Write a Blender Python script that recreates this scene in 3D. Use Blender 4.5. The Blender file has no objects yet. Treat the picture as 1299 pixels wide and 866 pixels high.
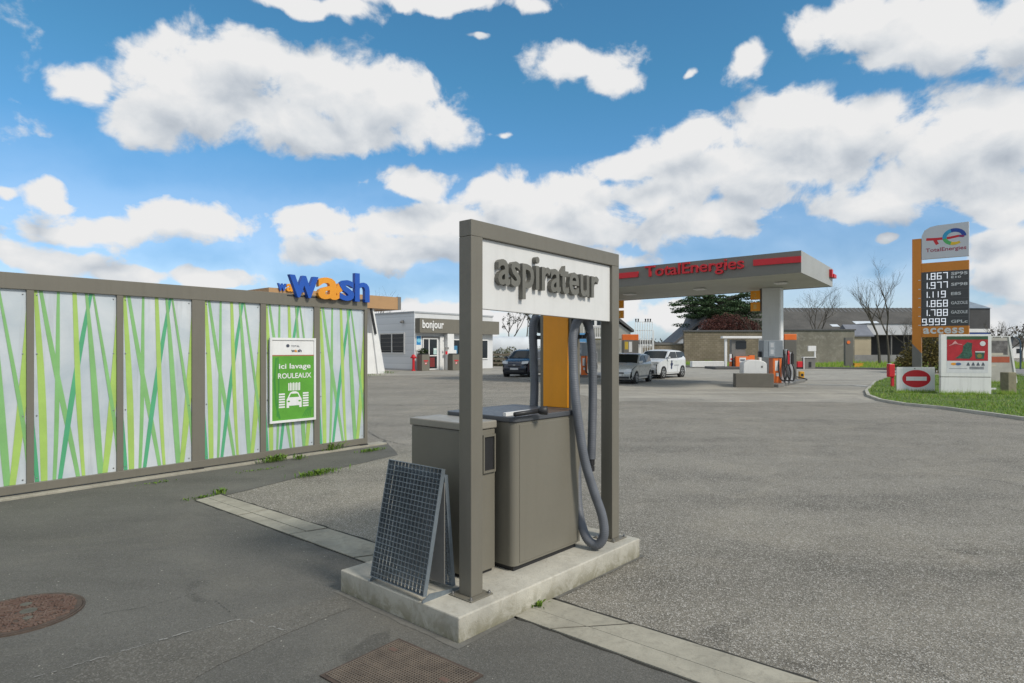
import bpy, bmesh, math, random
from mathutils import Vector, Matrix, noise
R=math.radians; rnd=random.Random(7)
S=bpy.context.scene; C=S.collection
F=800.0; HZ=443.0; CH=1.65; CX=649.5
def G(px,py):
    D=CH*F/(py-HZ); return ((px-CX)*D/F, D)
def WP(px,py,D): return ((px-CX)*D/F, D, CH-(py-HZ)*D/F)
class Pl:   # a vertical plane through (ox,oy) along angle a: where a sight line meets it
    def __init__(s,ox,oy,a): s.o=(ox,oy); s.a=R(a); s.deg=a; s.d=(math.cos(s.a),math.sin(s.a))
    def t(s,px):
        k=(px-CX)/F
        return (k*s.o[1]-s.o[0])/(s.d[0]-k*s.d[1])
    def at(s,px,py):
        t=s.t(px); D=s.o[1]+t*s.d[1]
        return t, CH-(py-HZ)*D/F
    def off(s,dy):
        n=(-s.d[1],s.d[0]); return Pl(s.o[0]+n[0]*dy,s.o[1]+n[1]*dy,s.deg)
# ---------------------------------------------------------------- materials
MATS={}
def new_mat(name):
    m=bpy.data.materials.new(name); m.use_nodes=True; nt=m.node_tree
    return m,nt,nt.nodes['Principled BSDF']
def N(nt,t,**k):
    n=nt.nodes.new(t)
    for a,b in k.items(): setattr(n,a,b)
    return n
def ramp(nt,fac,stops,interp='LINEAR'):
    r=N(nt,'ShaderNodeValToRGB'); r.color_ramp.interpolation=interp
    e=r.color_ramp.elements
    while len(e)<len(stops): e.new(.5)
    for i,(p,c) in enumerate(stops):
        e[i].position=p; e[i].color=(c[0],c[1],c[2],1) if not isinstance(c,(int,float)) else (c,c,c,1)
    nt.links.new(fac,r.inputs[0]); return r.outputs[0]
def noise_t(nt,vec,scale,detail=4,rough=.55,dist=0):
    n=N(nt,'ShaderNodeTexNoise'); n.inputs['Scale'].default_value=scale; n.inputs['Detail'].default_value=detail
    n.inputs['Roughness'].default_value=rough; n.inputs['Distortion'].default_value=dist
    nt.links.new(vec,n.inputs['Vector']); return n.outputs['Fac']
def mixc(nt,fac,a,b,bt='MIX'):
    m=N(nt,'ShaderNodeMix'); m.data_type='RGBA'; m.blend_type=bt
    for sock,v in ((0,fac),(6,a),(7,b)):
        if hasattr(v,'is_output'): nt.links.new(v,m.inputs[sock])
        elif sock==0: m.inputs[0].default_value=v
        else: m.inputs[sock].default_value=(v[0],v[1],v[2],1)
    return m.outputs[2]
def mat(name,col,rough=.5,metal=0,var=.12,vs=3.0,bump=.0,bs=60,coat=0,spec=None,dirt=0):
    if name in MATS: return MATS[name]
    m,nt,b=new_mat(name)
    tc=N(nt,'ShaderNodeTexCoord').outputs['Object']
    f=noise_t(nt,tc,vs,6,.6)
    f2=noise_t(nt,tc,vs*13,4,.6)
    lo=tuple(c*(1-var) for c in col); hi=tuple(min(1,c*(1+var)) for c in col)
    c=mixc(nt,ramp(nt,f,[(.3,0.),(.7,1.)]),lo,hi)
    c=mixc(nt,ramp(nt,f2,[(.45,0.),(.8,var*2)]),c,tuple(x*.75 for x in col))
    if dirt:
        mp=N(nt,'ShaderNodeMapping'); mp.inputs['Scale'].default_value=(9,9,.6); nt.links.new(tc,mp.inputs[0])
        fd=noise_t(nt,mp.outputs[0],1.5,6,.65)
        c=mixc(nt,ramp(nt,fd,[(.5,0.),(.75,dirt)]),c,(.10,.09,.065))
    nt.links.new(c,b.inputs['Base Color'])
    rr=ramp(nt,f2,[(.3,max(0,rough-.07)),(.7,min(1,rough+.1))]); nt.links.new(rr,b.inputs['Roughness'])
    b.inputs['Metallic'].default_value=metal
    b.inputs['Coat Weight'].default_value=coat; b.inputs['Coat Roughness'].default_value=.05
    if spec is not None: b.inputs['Specular IOR Level'].default_value=spec
    if bump:
        bp=N(nt,'ShaderNodeBump'); bp.inputs['Strength'].default_value=bump; bp.inputs['Distance'].default_value=.01
        nt.links.new(noise_t(nt,tc,bs,4),bp.inputs['Height']); nt.links.new(bp.outputs[0],b.inputs['Normal'])
    MATS[name]=m; return m
def glass(name,col=(.02,.025,.03),rough=.06):
    if name in MATS: return MATS[name]
    m,nt,b=new_mat(name); b.inputs['Base Color'].default_value=(*col,1); b.inputs['Roughness'].default_value=rough
    b.inputs['Specular IOR Level'].default_value=.3; MATS[name]=m; return m
def leafmat(name,cols,rough=.6):
    if name in MATS: return MATS[name]
    m,nt,b=new_mat(name)
    g=N(nt,'ShaderNodeNewGeometry').outputs['Random Per Island']
    st=[(i/(len(cols)-1),c) for i,c in enumerate(cols)]
    nt.links.new(ramp(nt,g,st),b.inputs['Base Color']); b.inputs['Roughness'].default_value=rough
    b.inputs['Specular IOR Level'].default_value=.25
    MATS[name]=m; return m
def asphalt(name,c_lo,c_hi,c_stone,agg,stone_amt,bumps,stain=.25,tint=None):
    m,nt,b=new_mat(name)
    pos=N(nt,'ShaderNodeNewGeometry').outputs['Position']
    big=noise_t(nt,pos,.22,6,.6,.6); mid=noise_t(nt,pos,1.7,6,.62,.4); fine=noise_t(nt,pos,agg,3,.7)
    c=mixc(nt,ramp(nt,mid,[(.3,0.),(.7,1.)]),c_lo,c_hi)
    c=mixc(nt,ramp(nt,big,[(.38,0.),(.62,stain)]),c,tuple(x*.45 for x in c_lo))
    dust=noise_t(nt,pos,.55,8,.68,1.0)
    c=mixc(nt,ramp(nt,dust,[(.50,0.),(.68,.42)]),c,tuple(min(1,x*k) for x,k in zip(c_hi,(1.55,1.5,1.4))))
    c=mixc(nt,ramp(nt,dust,[(.30,.4),(.42,0.)]),c,tuple(x*.6 for x in c_lo))
    # stretched tyre polish along the driving direction
    mp=N(nt,'ShaderNodeMapping'); mp.inputs['Rotation'].default_value=(0,0,R(-25)); mp.inputs['Scale'].default_value=(.12,.9,1); nt.links.new(pos,mp.inputs[0])
    st=noise_t(nt,mp.outputs[0],1.0,5,.6,.3)
    c=mixc(nt,ramp(nt,st,[(.42,0.),(.62,.3)]),c,tuple(min(1,x*1.45) for x in c_hi))
    c=mixc(nt,ramp(nt,st,[(.30,.35),(.42,0.)]),c,tuple(x*.55 for x in c_lo))
    sc=noise_t(nt,pos,.9,3,.5,1.2)
    c=mixc(nt,ramp(nt,sc,[(.66,0.),(.70,.45)]),c,tuple(x*.5 for x in c_lo))     # oil spots
    v=N(nt,'ShaderNodeTexVoronoi'); v.inputs['Scale'].default_value=agg*.8; nt.links.new(pos,v.inputs['Vector'])
    vb=N(nt,'ShaderNodeSeparateColor'); nt.links.new(v.outputs['Color'],vb.inputs[0])
    c=mixc(nt,ramp(nt,vb.outputs[0],[(.0,stone_amt*.8),(.25,0.)]),c,tuple(x*.25 for x in c_lo))
    c=mixc(nt,ramp(nt,vb.outputs[1],[(.68,0.),(.95,stone_amt)]),c,c_stone)
    c=mixc(nt,ramp(nt,fine,[(.35,.35),(.6,0.)]),c,tuple(x*.3 for x in c_lo))
    v2=N(nt,'ShaderNodeTexVoronoi'); v2.inputs['Scale'].default_value=9; nt.links.new(pos,v2.inputs['Vector'])
    c=mixc(nt,ramp(nt,v2.outputs['Distance'],[(.035,.75),(.05,0.)]),c,(.5,.48,.42))   # tiny litter / chalk specks
    nt.links.new(c,b.inputs['Base Color']); b.inputs['Roughness'].default_value=.85; b.inputs['Specular IOR Level'].default_value=.3
    bp=N(nt,'ShaderNodeBump'); bp.inputs['Strength'].default_value=bumps; bp.inputs['Distance'].default_value=.006
    ad=N(nt,'ShaderNodeMath',operation='ADD'); nt.links.new(v.outputs['Distance'],ad.inputs[0]); nt.links.new(fine,ad.inputs[1])
    nt.links.new(ad.outputs[0],bp.inputs['Height']); nt.links.new(bp.outputs[0],b.inputs['Normal'])
    return m
def concrete(name,col,dark=(.12,.11,.09),amt=.6,sc=3,bump=.3,moss=0):
    m,nt,b=new_mat(name)
    tc=N(nt,'ShaderNodeTexCoord').outputs['Object']
    f=noise_t(nt,tc,sc,8,.65,.3); f2=noise_t(nt,tc,sc*25,4,.7); f3=noise_t(nt,tc,sc*4,6,.7,.8)
    c=mixc(nt,ramp(nt,f,[(.35,0.),(.65,1.)]),tuple(x*.8 for x in col),tuple(min(1,x*1.15) for x in col))
    c=mixc(nt,ramp(nt,f3,[(.5,0.),(.72,amt)]),c,dark)
    c=mixc(nt,ramp(nt,f2,[(.55,0.),(.75,.5)]),c,tuple(x*.5 for x in col))
    if moss:
        sp=N(nt,'ShaderNodeSeparateXYZ'); nt.links.new(tc,sp.inputs[0])
        hz=ramp(nt,sp.outputs[2],[(0.,1.),(.13,0.)])
        mm=N(nt,'ShaderNodeMath',operation='MULTIPLY'); nt.links.new(hz,mm.inputs[0]); nt.links.new(ramp(nt,f3,[(.3,0.),(.55,moss)]),mm.inputs[1])
        c=mixc(nt,mm.outputs[0],c,(.13,.12,.06))
    nt.links.new(c,b.inputs['Base Color']); b.inputs['Roughness'].default_value=.9
    bp=N(nt,'ShaderNodeBump'); bp.inputs['Strength'].default_value=bump; bp.inputs['Distance'].default_value=.006
    nt.links.new(f2,bp.inputs['Height']); nt.links.new(bp.outputs[0],b.inputs['Normal'])
    MATS[name]=m; return m
def brick(name,c1,c2,mortar,scale,rough=.9):
    m,nt,b=new_mat(name)
    tc=N(nt,'ShaderNodeTexCoord').outputs['Object']
    mp=N(nt,'ShaderNodeMapping'); mp.inputs['Rotation'].default_value=(R(90),0,0); nt.links.new(tc,mp.inputs[0])
    t=N(nt,'ShaderNodeTexBrick'); t.inputs['Scale'].default_value=scale
    for i,c in ((1,c1),(2,c2),(3,mortar)): t.inputs[i].default_value=(*c,1)
    t.inputs['Mortar Size'].default_value=.02; nt.links.new(mp.outputs[0],t.inputs['Vector'])
    f=noise_t(nt,tc,.7,7,.65)
    c=mixc(nt,ramp(nt,f,[(.35,0.),(.7,.6)]),t.outputs[0],tuple(x*.5 for x in c1))
    nt.links.new(c,b.inputs['Base Color']); b.inputs['Roughness'].default_value=rough
    MATS[name]=m; return m
# ---------------------------------------------------------------- mesh builder
class MB:
    def __init__(s): s.v=[]; s.f=[]; s.fm=[]; s.m=0; s.sm=[]; s.smooth=False
    def add(s,vs,fs):
        o=len(s.v); s.v+= [tuple(v) for v in vs]
        for f in fs: s.f.append([i+o for i in f]); s.fm.append(s.m); s.sm.append(s.smooth)
        return s
    def box(s,x0,x1,y0,y1,z0,z1,tf=None):
        vs=[(x,y,z) for z in (z0,z1) for y in (y0,y1) for x in (x0,x1)]
        if tf: vs=[tf(Vector(v)) for v in vs]
        return s.add(vs,[(0,2,3,1),(4,5,7,6),(0,1,5,4),(2,6,7,3),(0,4,6,2),(1,3,7,5)])
    def prism(s,pts,y0,y1):      # outline in xz, extruded along y
        n=len(pts); vs=[(x,y0,z) for x,z in pts]+[(x,y1,z) for x,z in pts]
        return s.add(vs,[list(range(n)),list(range(2*n-1,n-1,-1))]+[(i,i+n,(i+1)%n+n,(i+1)%n) for i in range(n)])
    def slab(s,pts,z0,z1):       # outline in xy, extruded along z
        n=len(pts); vs=[(x,y,z0) for x,y in pts]+[(x,y,z1) for x,y in pts]
        return s.add(vs,[list(range(n-1,-1,-1)),list(range(n,2*n))]+[(i,(i+1)%n,(i+1)%n+n,i+n) for i in range(n)])
    def poly(s,pts,y): return s.add([(x,y,z) for x,z in pts],[list(range(len(pts)))])
    def rect(s,x0,x1,z0,z1,y): return s.poly([(x0,z0),(x1,z0),(x1,z1),(x0,z1)],y)
    def disc(s,cx,cz,rx,rz,y,n=32,a0=0,a1=360):
        return s.poly([(cx+rx*math.cos(R(a0+(a1-a0)*i/n)),cz+rz*math.sin(R(a0+(a1-a0)*i/n))) for i in range(n if a1-a0==360 else n+1)],y)
    def stroke(s,pts,w,y,w1=None):
        w1=w if w1 is None else w1; L=[];Rr=[]; n=len(pts)
        for i,(x,z) in enumerate(pts):
            a=pts[max(0,i-1)]; b=pts[min(n-1,i+1)]; dx,dz=b[0]-a[0],b[1]-a[1]; l=math.hypot(dx,dz) or 1
            ww=(w+(w1-w)*i/(n-1))/2; L.append((x-dz/l*ww,y,z+dx/l*ww)); Rr.append((x+dz/l*ww,y,z-dx/l*ww))
        return s.add(L+Rr,[(i,i+1,n+i+1,n+i) for i in range(n-1)])
    def tube(s,pts,r,n=8,r1=None,cap=True):
        r1=r if r1 is None else r1; m=len(pts); P=[Vector(p) for p in pts]; rings=[]; up=None
        for i,p in enumerate(P):
            d=(P[min(m-1,i+1)]-P[max(0,i-1)]).normalized()
            if up is None:
                up=Vector((0,0,1)) if abs(d.z)<.9 else Vector((1,0,0))
            a=d.cross(up)
            if a.length<1e-4: a=d.cross(Vector((0,1,0)))
            a.normalize(); b=a.cross(d).normalized(); up=b
            rr=(r[i] if isinstance(r,(list,tuple)) else r+(r1-r)*i/(m-1))
            rings.append([p+a*rr*math.cos(2*math.pi*k/n)+b*rr*math.sin(2*math.pi*k/n) for k in range(n)])
        vs=[v for q in rings for v in q]
        fs=[(i*n+k,i*n+(k+1)%n,(i+1)*n+(k+1)%n,(i+1)*n+k) for i in range(m-1) for k in range(n)]
        if cap: fs+=[list(range(n-1,-1,-1)),list(range((m-1)*n,m*n))]
        return s.add(vs,fs)
    def lathe(s,prof,cx=0,cy=0,n=24,axis='z',z=0):
        vs=[]
        for r,h in prof:
            for k in range(n):
                c,q=r*math.cos(2*math.pi*k/n),r*math.sin(2*math.pi*k/n)
                vs.append((cx+c,cy+q,z+h) if axis=='z' else ((cx+c,cy+h,z+q) if axis=='y' else (cx+h,cy+c,z+q)))
        m=len(prof)
        return s.add(vs,[(i*n+k,i*n+(k+1)%n,(i+1)*n+(k+1)%n,(i+1)*n+k) for i in range(m-1) for k in range(n)]+[list(range(n)),list(range((m-1)*n,m*n))])
    def text(s,body,x,z,w,h,y,depth=.002,bold=.0,res=3,slope=0,space=1.0):
        cu=bpy.data.curves.new('t','FONT'); cu.body=body; cu.size=1; cu.extrude=.5; cu.offset=bold; cu.resolution_u=res; cu.space_character=space
        ob=bpy.data.objects.new('t',cu); C.objects.link(ob); dg=bpy.context.evaluated_depsgraph_get(); dg.update()
        me=ob.evaluated_get(dg).to_mesh(); V=[v.co.copy() for v in me.vertices]; P=[list(p.vertices) for p in me.polygons]
        bpy.data.objects.remove(ob); bpy.data.curves.remove(cu)
        x0=min(v.x for v in V); x1=max(v.x for v in V); y0=min(v.y for v in V); y1=max(v.y for v in V)
        vs=[(x+(v.x-x0)/(x1-x0)*w, y-depth*(v.z+.5), z+(v.y-y0)/(y1-y0)*h+slope*(v.x-x0)/(x1-x0)) for v in V]
        return s.add(vs,P)
    def leaves(s,c,rad,n,size,flat=1.0,shell=.0,seed=1,dens=None):
        q=random.Random(seed)
        for _ in range(n):
            while True:
                p=Vector((q.uniform(-1,1),q.uniform(-1,1),q.uniform(-1,1)))
                if shell<=p.length<=1: break
            if dens and noise.noise(Vector((p.x*dens+seed,p.y*dens,p.z*dens)))<-.05: continue
            o=Vector((c[0]+p.x*rad[0],c[1]+p.y*rad[1],c[2]+p.z*rad[2]))
            a=Vector((q.gauss(0,1),q.gauss(0,1),q.gauss(0,1)*flat)).normalized(); b=a.cross(Vector((q.gauss(0,1),q.gauss(0,1),q.gauss(0,1)))).normalized()
            z=size*q.uniform(.5,1.3)
            s.add([o-a*z,o-b*z*.5,o+a*z,o+b*z*.5],[(0,1,2,3)])
        return s
    def build(s,name,mats,parent=None,loc=None,rot=0,bevel=0,seg=2):
        me=bpy.data.meshes.new(name); me.from_pydata(s.v,[],s.f); 
        if not isinstance(mats,(list,tuple)): mats=[mats]
        for m in mats: me.materials.append(m)
        for p,i,sm in zip(me.polygons,s.fm,s.sm): p.material_index=i; p.use_smooth=sm
        if bevel:
            bm=bmesh.new(); bm.from_mesh(me); bmesh.ops.recalc_face_normals(bm,faces=bm.faces)
            ed=[e for e in bm.edges if len(e.link_faces)==2 and e.calc_face_angle(0)>R(35)]
            bmesh.ops.bevel(bm,geom=ed,offset=bevel,segments=seg,profile=.5,affect='EDGES'); bm.to_mesh(me); bm.free()
            me.polygons.foreach_set('use_smooth',[False]*len(me.polygons))
        else:
            bm=bmesh.new(); bm.from_mesh(me)
            if len(bm.faces)<60000: bmesh.ops.recalc_face_normals(bm,faces=bm.faces)
            bm.to_mesh(me); bm.free()
        me.update(); ob=bpy.data.objects.new(name,me); C.objects.link(ob)
        if parent: ob.parent=parent
        if loc: ob.location=loc
        if rot: ob.rotation_euler.z=R(rot)
        return ob
def tag(o,label=None,cat=None,group=None,kind=None):
    if label: o['label']=label
    if cat: o['category']=cat
    if group: o['group']=group
    if kind: o['kind']=kind
    return o
def thing(name,label,cat,loc,rot=0,group=None):
    o=bpy.data.objects.new(name,None); C.objects.link(o); o.location=(loc[0],loc[1],loc[2] if len(loc)>2 else 0); o.rotation_euler.z=R(rot); o.empty_display_size=.2
    return tag(o,label,cat,group)
def B(*a): return MB().box(*a)
def copy_thing(root,loc,rot=None,label=None,scale=None):
    r=root.copy(); C.objects.link(r); r.location=loc
    if rot is not None: r.rotation_euler.z=R(rot)
    if label: r['label']=label
    if scale: r.scale=scale
    for ch in list(root.children):
        c=ch.copy(); C.objects.link(c); c.parent=r
        for g in list(ch.children):
            d=g.copy(); C.objects.link(d); d.parent=c
    return r
AU=48.49           # direction of the long side of the plinth
AV=AU-90           # right-and-nearer direction (canopy front, totem)
# ---------------------------------------------------------------- shared materials
TAUPE=mat('taupe_paint',(.165,.153,.124),.42,0,.05,2,dirt=.25)
TAUPE2=mat('taupe_panel',(.175,.163,.132),.38,0,.05,1.5,dirt=.12)
WHITE=mat('white_paint',(.74,.74,.73),.45,0,.05,2,dirt=.15)
SIGNW=mat('white_sign',(.66,.66,.65),.5,0,.04,2,dirt=.08)
ORANGE=mat('orange_panel',(.86,.33,.006),.4,0,.05,2,dirt=.08)
ORANGE2=mat('orange_red',(.78,.17,.03),.45,0,.08,2)
RED=mat('red_paint',(.55,.015,.025),.45,0,.06,2)
BLUE=mat('blue_letter',(.012,.085,.42),.35,0,.08,3)
AMBER=mat('amber_letter',(.75,.30,.02),.35,0,.08,3)
GALV=mat('galvanised',(.20,.235,.265),.45,.35,.25,6)
HOSE=mat('hose_grey',(.125,.135,.155),.5,0,.15,10)
DARK=mat('dark_plastic',(.02,.02,.022),.5,0,.2,5)
BLACKG=glass('dark_glass'); CARGL=glass('car_glass',(.012,.016,.016),.10)
GREY=mat('mid_grey',(.17,.165,.155),.55,0,.12,2)
CONC=concrete('plinth_concrete',(.45,.43,.37),(.22,.19,.13),.4,2.5,.5,.75)
KERB=concrete('kerb_concrete',(.34,.32,.26),(.16,.15,.12),.5,2.5,.4)
STEEL=mat('steel',(.35,.35,.35),.35,.9,.1,5)
GRASSL=leafmat('grass_blades',[(.10,.20,.02),(.16,.30,.03),(.24,.36,.05),(.30,.30,.10)])
BARK=mat('bark',(.085,.075,.06),.9,0,.3,4)
TYRE=mat('tyre_rubber',(.018,.018,.018),.85,0,.2,8)
# ================================================================ setting
def sheet(name,pts,z,m,jit=0,step=.5,kind='structure',thick=0):
    out=[]
    n=len(pts)
    for i in range(n):
        a=pts[i]; b=pts[(i+1)%n]; L=math.hypot(b[0]-a[0],b[1]-a[1]); k=max(1,int(L/step)) if jit and L<60 else 1
        for j in range(k):
            t=j/k; jj=jit if j else 0
            out.append((a[0]+(b[0]-a[0])*t+rnd.uniform(-jj,jj),a[1]+(b[1]-a[1])*t+rnd.uniform(-jj,jj)))
    mb=MB()
    if thick: mb.slab(out,z,z+thick)
    else: mb.add([(x,y,z) for x,y in out],[list(range(len(out)))])
    o=mb.build(name,m); 
    tag(o,kind=kind); return o
AGG=asphalt('aggregate_asphalt',(.175,.162,.134),(.265,.246,.205),(.60,.57,.52),165,.85,.9,.22)
DKA=asphalt('dark_asphalt',(.104,.101,.091),(.138,.134,.120),(.25,.245,.23),170,.35,.45,.3)
FARA=asphalt('pale_forecourt',(.30,.285,.25),(.38,.36,.315),(.46,.44,.39),60,.3,.2,.35)
tag(MB().add([(-900,-60,0),(900,-60,0),(900,1500,0),(-900,1500,0)],[(0,1,2,3)]).build('ground',AGG),kind='structure')
# dark asphalt in front of the gutter and along the wash screen
dk=[G(1003,880),G(870,858),G(248,635.5),G(292,627),G(400,601),G(505,577),G(488,557),(-2.3,11.1),(-14,-2),(-14,-5),(6,-5)]
sheet('dark_pavement',dk,.004,DKA,.012,.25)
# forecourt concrete near the pumps
sheet('forecourt',[(-30,30),G(640,474),(3,20),(12,19.5),(20,24),(60,52),(60,69),(-30,69)],.004,FARA,.15,1.2)
# gutter of two rows of concrete channel blocks
def lerp(a,b,t): return (a[0]+(b[0]-a[0])*t,a[1]+(b[1]-a[1])*t)
ua,ub=G(279,628),G(1040,868.5); la,lb=G(248,635.2),G(900,873)
L=math.hypot(ub[0]-ua[0],ub[1]-ua[1]); nb=int(L/1.0)
_n=((ua[0]-la[0])/math.hypot(ua[0]-la[0],ua[1]-la[1])*.03,(ua[1]-la[1])/math.hypot(ua[0]-la[0],ua[1]-la[1])*.03)
sheet('gutter_joint',[(ua[0]+_n[0],ua[1]+_n[1]),(ub[0]+_n[0],ub[1]+_n[1]),(lb[0]-_n[0]*.5,lb[1]-_n[1]*.5),(la[0]-_n[0]*.5,la[1]-_n[1]*.5)],.0062,mat('joint_dirt',(.035,.034,.028),.95,0,.4,6),.01,.1)
for row in range(2):
    for k in range(nb):
        t0=k/nb+.002; t1=(k+1)/nb-.002
        if row: t0=min(1,max(0,(k+.0)/nb+.002))
        f0,f1=(0.0,.54) if row==0 else (.56,1.0)
        q=[lerp(lerp(ua,ub,t0),lerp(la,lb,t0),f0),lerp(lerp(ua,ub,t1),lerp(la,lb,t1),f0),lerp(lerp(ua,ub,t1),lerp(la,lb,t1),f1),lerp(lerp(ua,ub,t0),lerp(la,lb,t0),f1)]
        z=.010+rnd.uniform(-.002,.003)
        if row==0 and k==0: gmb=MB()
        gmb.add([(x,y,z) for x,y in q]+[(x,y,.001) for x,y in q],[(0,1,2,3),(0,1,5,4),(1,2,6,5),(2,3,7,6),(3,0,4,7)])
tag(gmb.build('gutter',KERB),kind='structure')
sheet('pavement_patch',[G(40,900),G(120,838),G(191,818),G(305,787),G(432,756),G(445,772),G(340,815),G(250,860),G(200,905)],.0064,asphalt('patched_asphalt',(.105,.100,.088),(.15,.143,.125),(.28,.27,.25),150,.5,.5,.3),.012,.12)
# pale repair seam and scratches in the dark asphalt
def crack(px,w,m,z=.0085,br=.35):
    P=[G(*p) for p in px]; mb=MB()
    for a,b in zip(P,P[1:]):
        L=math.hypot(b[0]-a[0],b[1]-a[1]); k=max(2,int(L/.022)); nx,ny=-(b[1]-a[1])/L,(b[0]-a[0])/L
        for i in range(k):
            if rnd.random()<br: continue
            p=lerp(a,b,i/k); q=lerp(a,b,(i+1)/k); ww=w*rnd.uniform(.3,1.2); o=rnd.uniform(-w,w)*.6
            mb.add([(p[0]+nx*o,p[1]+ny*o,z),(q[0]+nx*o,q[1]+ny*o,z),(q[0]+nx*(o+ww),q[1]+ny*(o+ww),z),(p[0]+nx*(o+ww),p[1]+ny*(o+ww),z)],[(0,1,2,3)])
    tag(mb.build('pavement_crack',m),kind='structure')
SCR=mat('pale_scratch',(.24,.235,.22),.9,0,.2,3)
DCR=mat('dark_crack',(.035,.035,.033),.95,0,.2,3)
crack([(43,862),(120,838),(191,818),(250,800),(305,787),(340,796),(372,804)],.013,SCR,.0085,.3)
crack([(195,862),(300,818),(425,758)],.004,SCR,.009,.7)
crack([(120,782),(180,772),(225,760),(258,752),(272,762),(300,785)],.004,DCR,.0088,.55)
crack([(788,598),(830,601),(862,608),(905,606),(960,611)],.008,DCR,.005,.55)
crack([(467,548),(480,556),(500,562),(520,566)],.02,DCR,.009,.3)
# grass island, its kerb, pavement and road at the right
isl=[G(1101,497),G(1104,503),G(1120,509),G(1150,514),G(1200,519),G(1260,527),G(1310,534),(15.0,14.5),(22,14),(30,30),(33,42),G(1200,476),G(1135,477),G(1112,485)]
EARTH=mat('lawn_soil',(.09,.14,.03),.95,0,.35,2)
lawn=MB(); 
tag(sheet('lawn',isl,.0,EARTH,0,1,thick=.06),kind='structure')
kb=MB(); P=[G(1112,485)]+isl[0:7]+[(15.3,14.2)]
for a,b in zip(P,P[1:]):
    L=math.hypot(b[0]-a[0],b[1]-a[1]); nx,ny=(b[1]-a[1])/L*.11,-(b[0]-a[0])/L*.11
    kb.slab([(a[0],a[1]),(b[0],b[1]),(b[0]-nx,b[1]-ny),(a[0]-nx,a[1]-ny)] if False else [(a[0]+nx*0,a[1]+ny*0),(b[0],b[1]),(b[0]+nx,b[1]+ny),(a[0]+nx,a[1]+ny)],0,.078)
tag(kb.build('kerb',concrete('kerb_pale',(.42,.41,.36),(.2,.19,.14),.4,2.5,.4)),kind='structure')
sheet('pavement',[(17.0,14.0),(26,13.6),(40,36),(60,70),(50,72),(33,42)],.075,concrete('pavement_tar',(.22,.215,.21),(.1,.1,.1),.4,1,.2),0)
# grass strip along the far boundary wall
GS=[G(868,465.5),G(960,466.5),G(1100,468.5),G(1150,470),(60,55),(75,69.5),(18,69.5)]
tag(sheet('verge',GS,0,EARTH,0,1,thick=.12),kind='structure')
kb=MB(); P=GS[:4]
for a,b in zip(P,P[1:]): kb.slab([a,b,(b[0],b[1]-.35),(a[0],a[1]-.35)],0,.16)
tag(kb.build('far_kerb',GREY),kind='structure')
def inside(p,poly):
    c=False; n=len(poly)
    for i in range(n):
        a,b=poly[i],poly[i-1]
        if (a[1]>p[1])!=(b[1]>p[1]) and p[0]<(b[0]-a[0])*(p[1]-a[1])/(b[1]-a[1])+a[0]: c=not c
    return c
gm=MB(); xs=[p[0] for p in isl]; ys=[p[1] for p in isl]; cnt=0
while cnt<52000:
    p=(rnd.uniform(min(xs),max(xs)),min(ys)+(max(ys)-min(ys))*rnd.random()**1.7)
    if not inside(p,isl): continue
    d=noise.noise(Vector((p[0]*.7,p[1]*.7,0)))
    h=rnd.uniform(.03,.09)*(1+d*.9); a=rnd.uniform(0,6.28); w=.006+.004*rnd.random(); lx,ly=rnd.uniform(-.04,.04),rnd.uniform(-.04,.04)
    gm.add([(p[0]-w*math.cos(a),p[1]-w*math.sin(a),.058),(p[0]+w*math.cos(a),p[1]+w*math.sin(a),.058),(p[0]+lx,p[1]+ly,.06+h)],[(0,1,2)]); cnt+=1
for (px_a,px_b,Dn) in ((1136,1186,23.15),(1192,1252,22.2),(1268,1288,22.3),(1248,1280,29.6)):
    for _ in range(700):
        x=(rnd.uniform(px_a,px_b)-CX)/F*Dn; y=Dn+rnd.gauss(0,.08); h=abs(rnd.gauss(0,.07))+.05; w=.006; lx=rnd.uniform(-.05,.05)
        gm.add([(x-w,y,.058),(x+w,y,.058),(x+lx,y+rnd.uniform(-.03,.03),.06+h)],[(0,1,2)])
tag(gm.build('grass',GRASSL),'short green grass covering the kerbed traffic island','grass',kind='stuff')
gm=MB()
for _ in range(9000):
    x=rnd.uniform(18,60); y=rnd.uniform(52,69.3)
    if not inside((x,y),GS): continue
    h=rnd.uniform(.08,.35)*(1+noise.noise(Vector((x*.3,y*.3,3)))); w=.04
    gm.add([(x-w,y,.11),(x+w,y,.11),(x+rnd.uniform(-.1,.1),y,.12+h)],[(0,1,2)])
tag(gm.build('grass',GRASSL),'rough grass growing along the foot of the far wall','grass',kind='stuff')
# road paint arrows/dashes on the forecourt
PAINT=mat('road_paint',(.62,.62,.60),.8,0,.15,3)
pm=MB()
for (px,py,w,d) in ((1093,489.5,.55,.35),(1060,488,2.6,.12),(1000,490,1.6,.15),(1240,497,1.2,.12)):
    x,y=G(px,py); zz=.009 if px<1200 else .085
    pm.add([(x-w/2,y-d/2,zz),(x+w/2,y-d/2,zz),(x+w/2,y+d/2,zz),(x-w/2,y+d/2,zz)],[(0,1,2,3)])
tag(pm.build('road_marking',PAINT),kind='structure')
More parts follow.
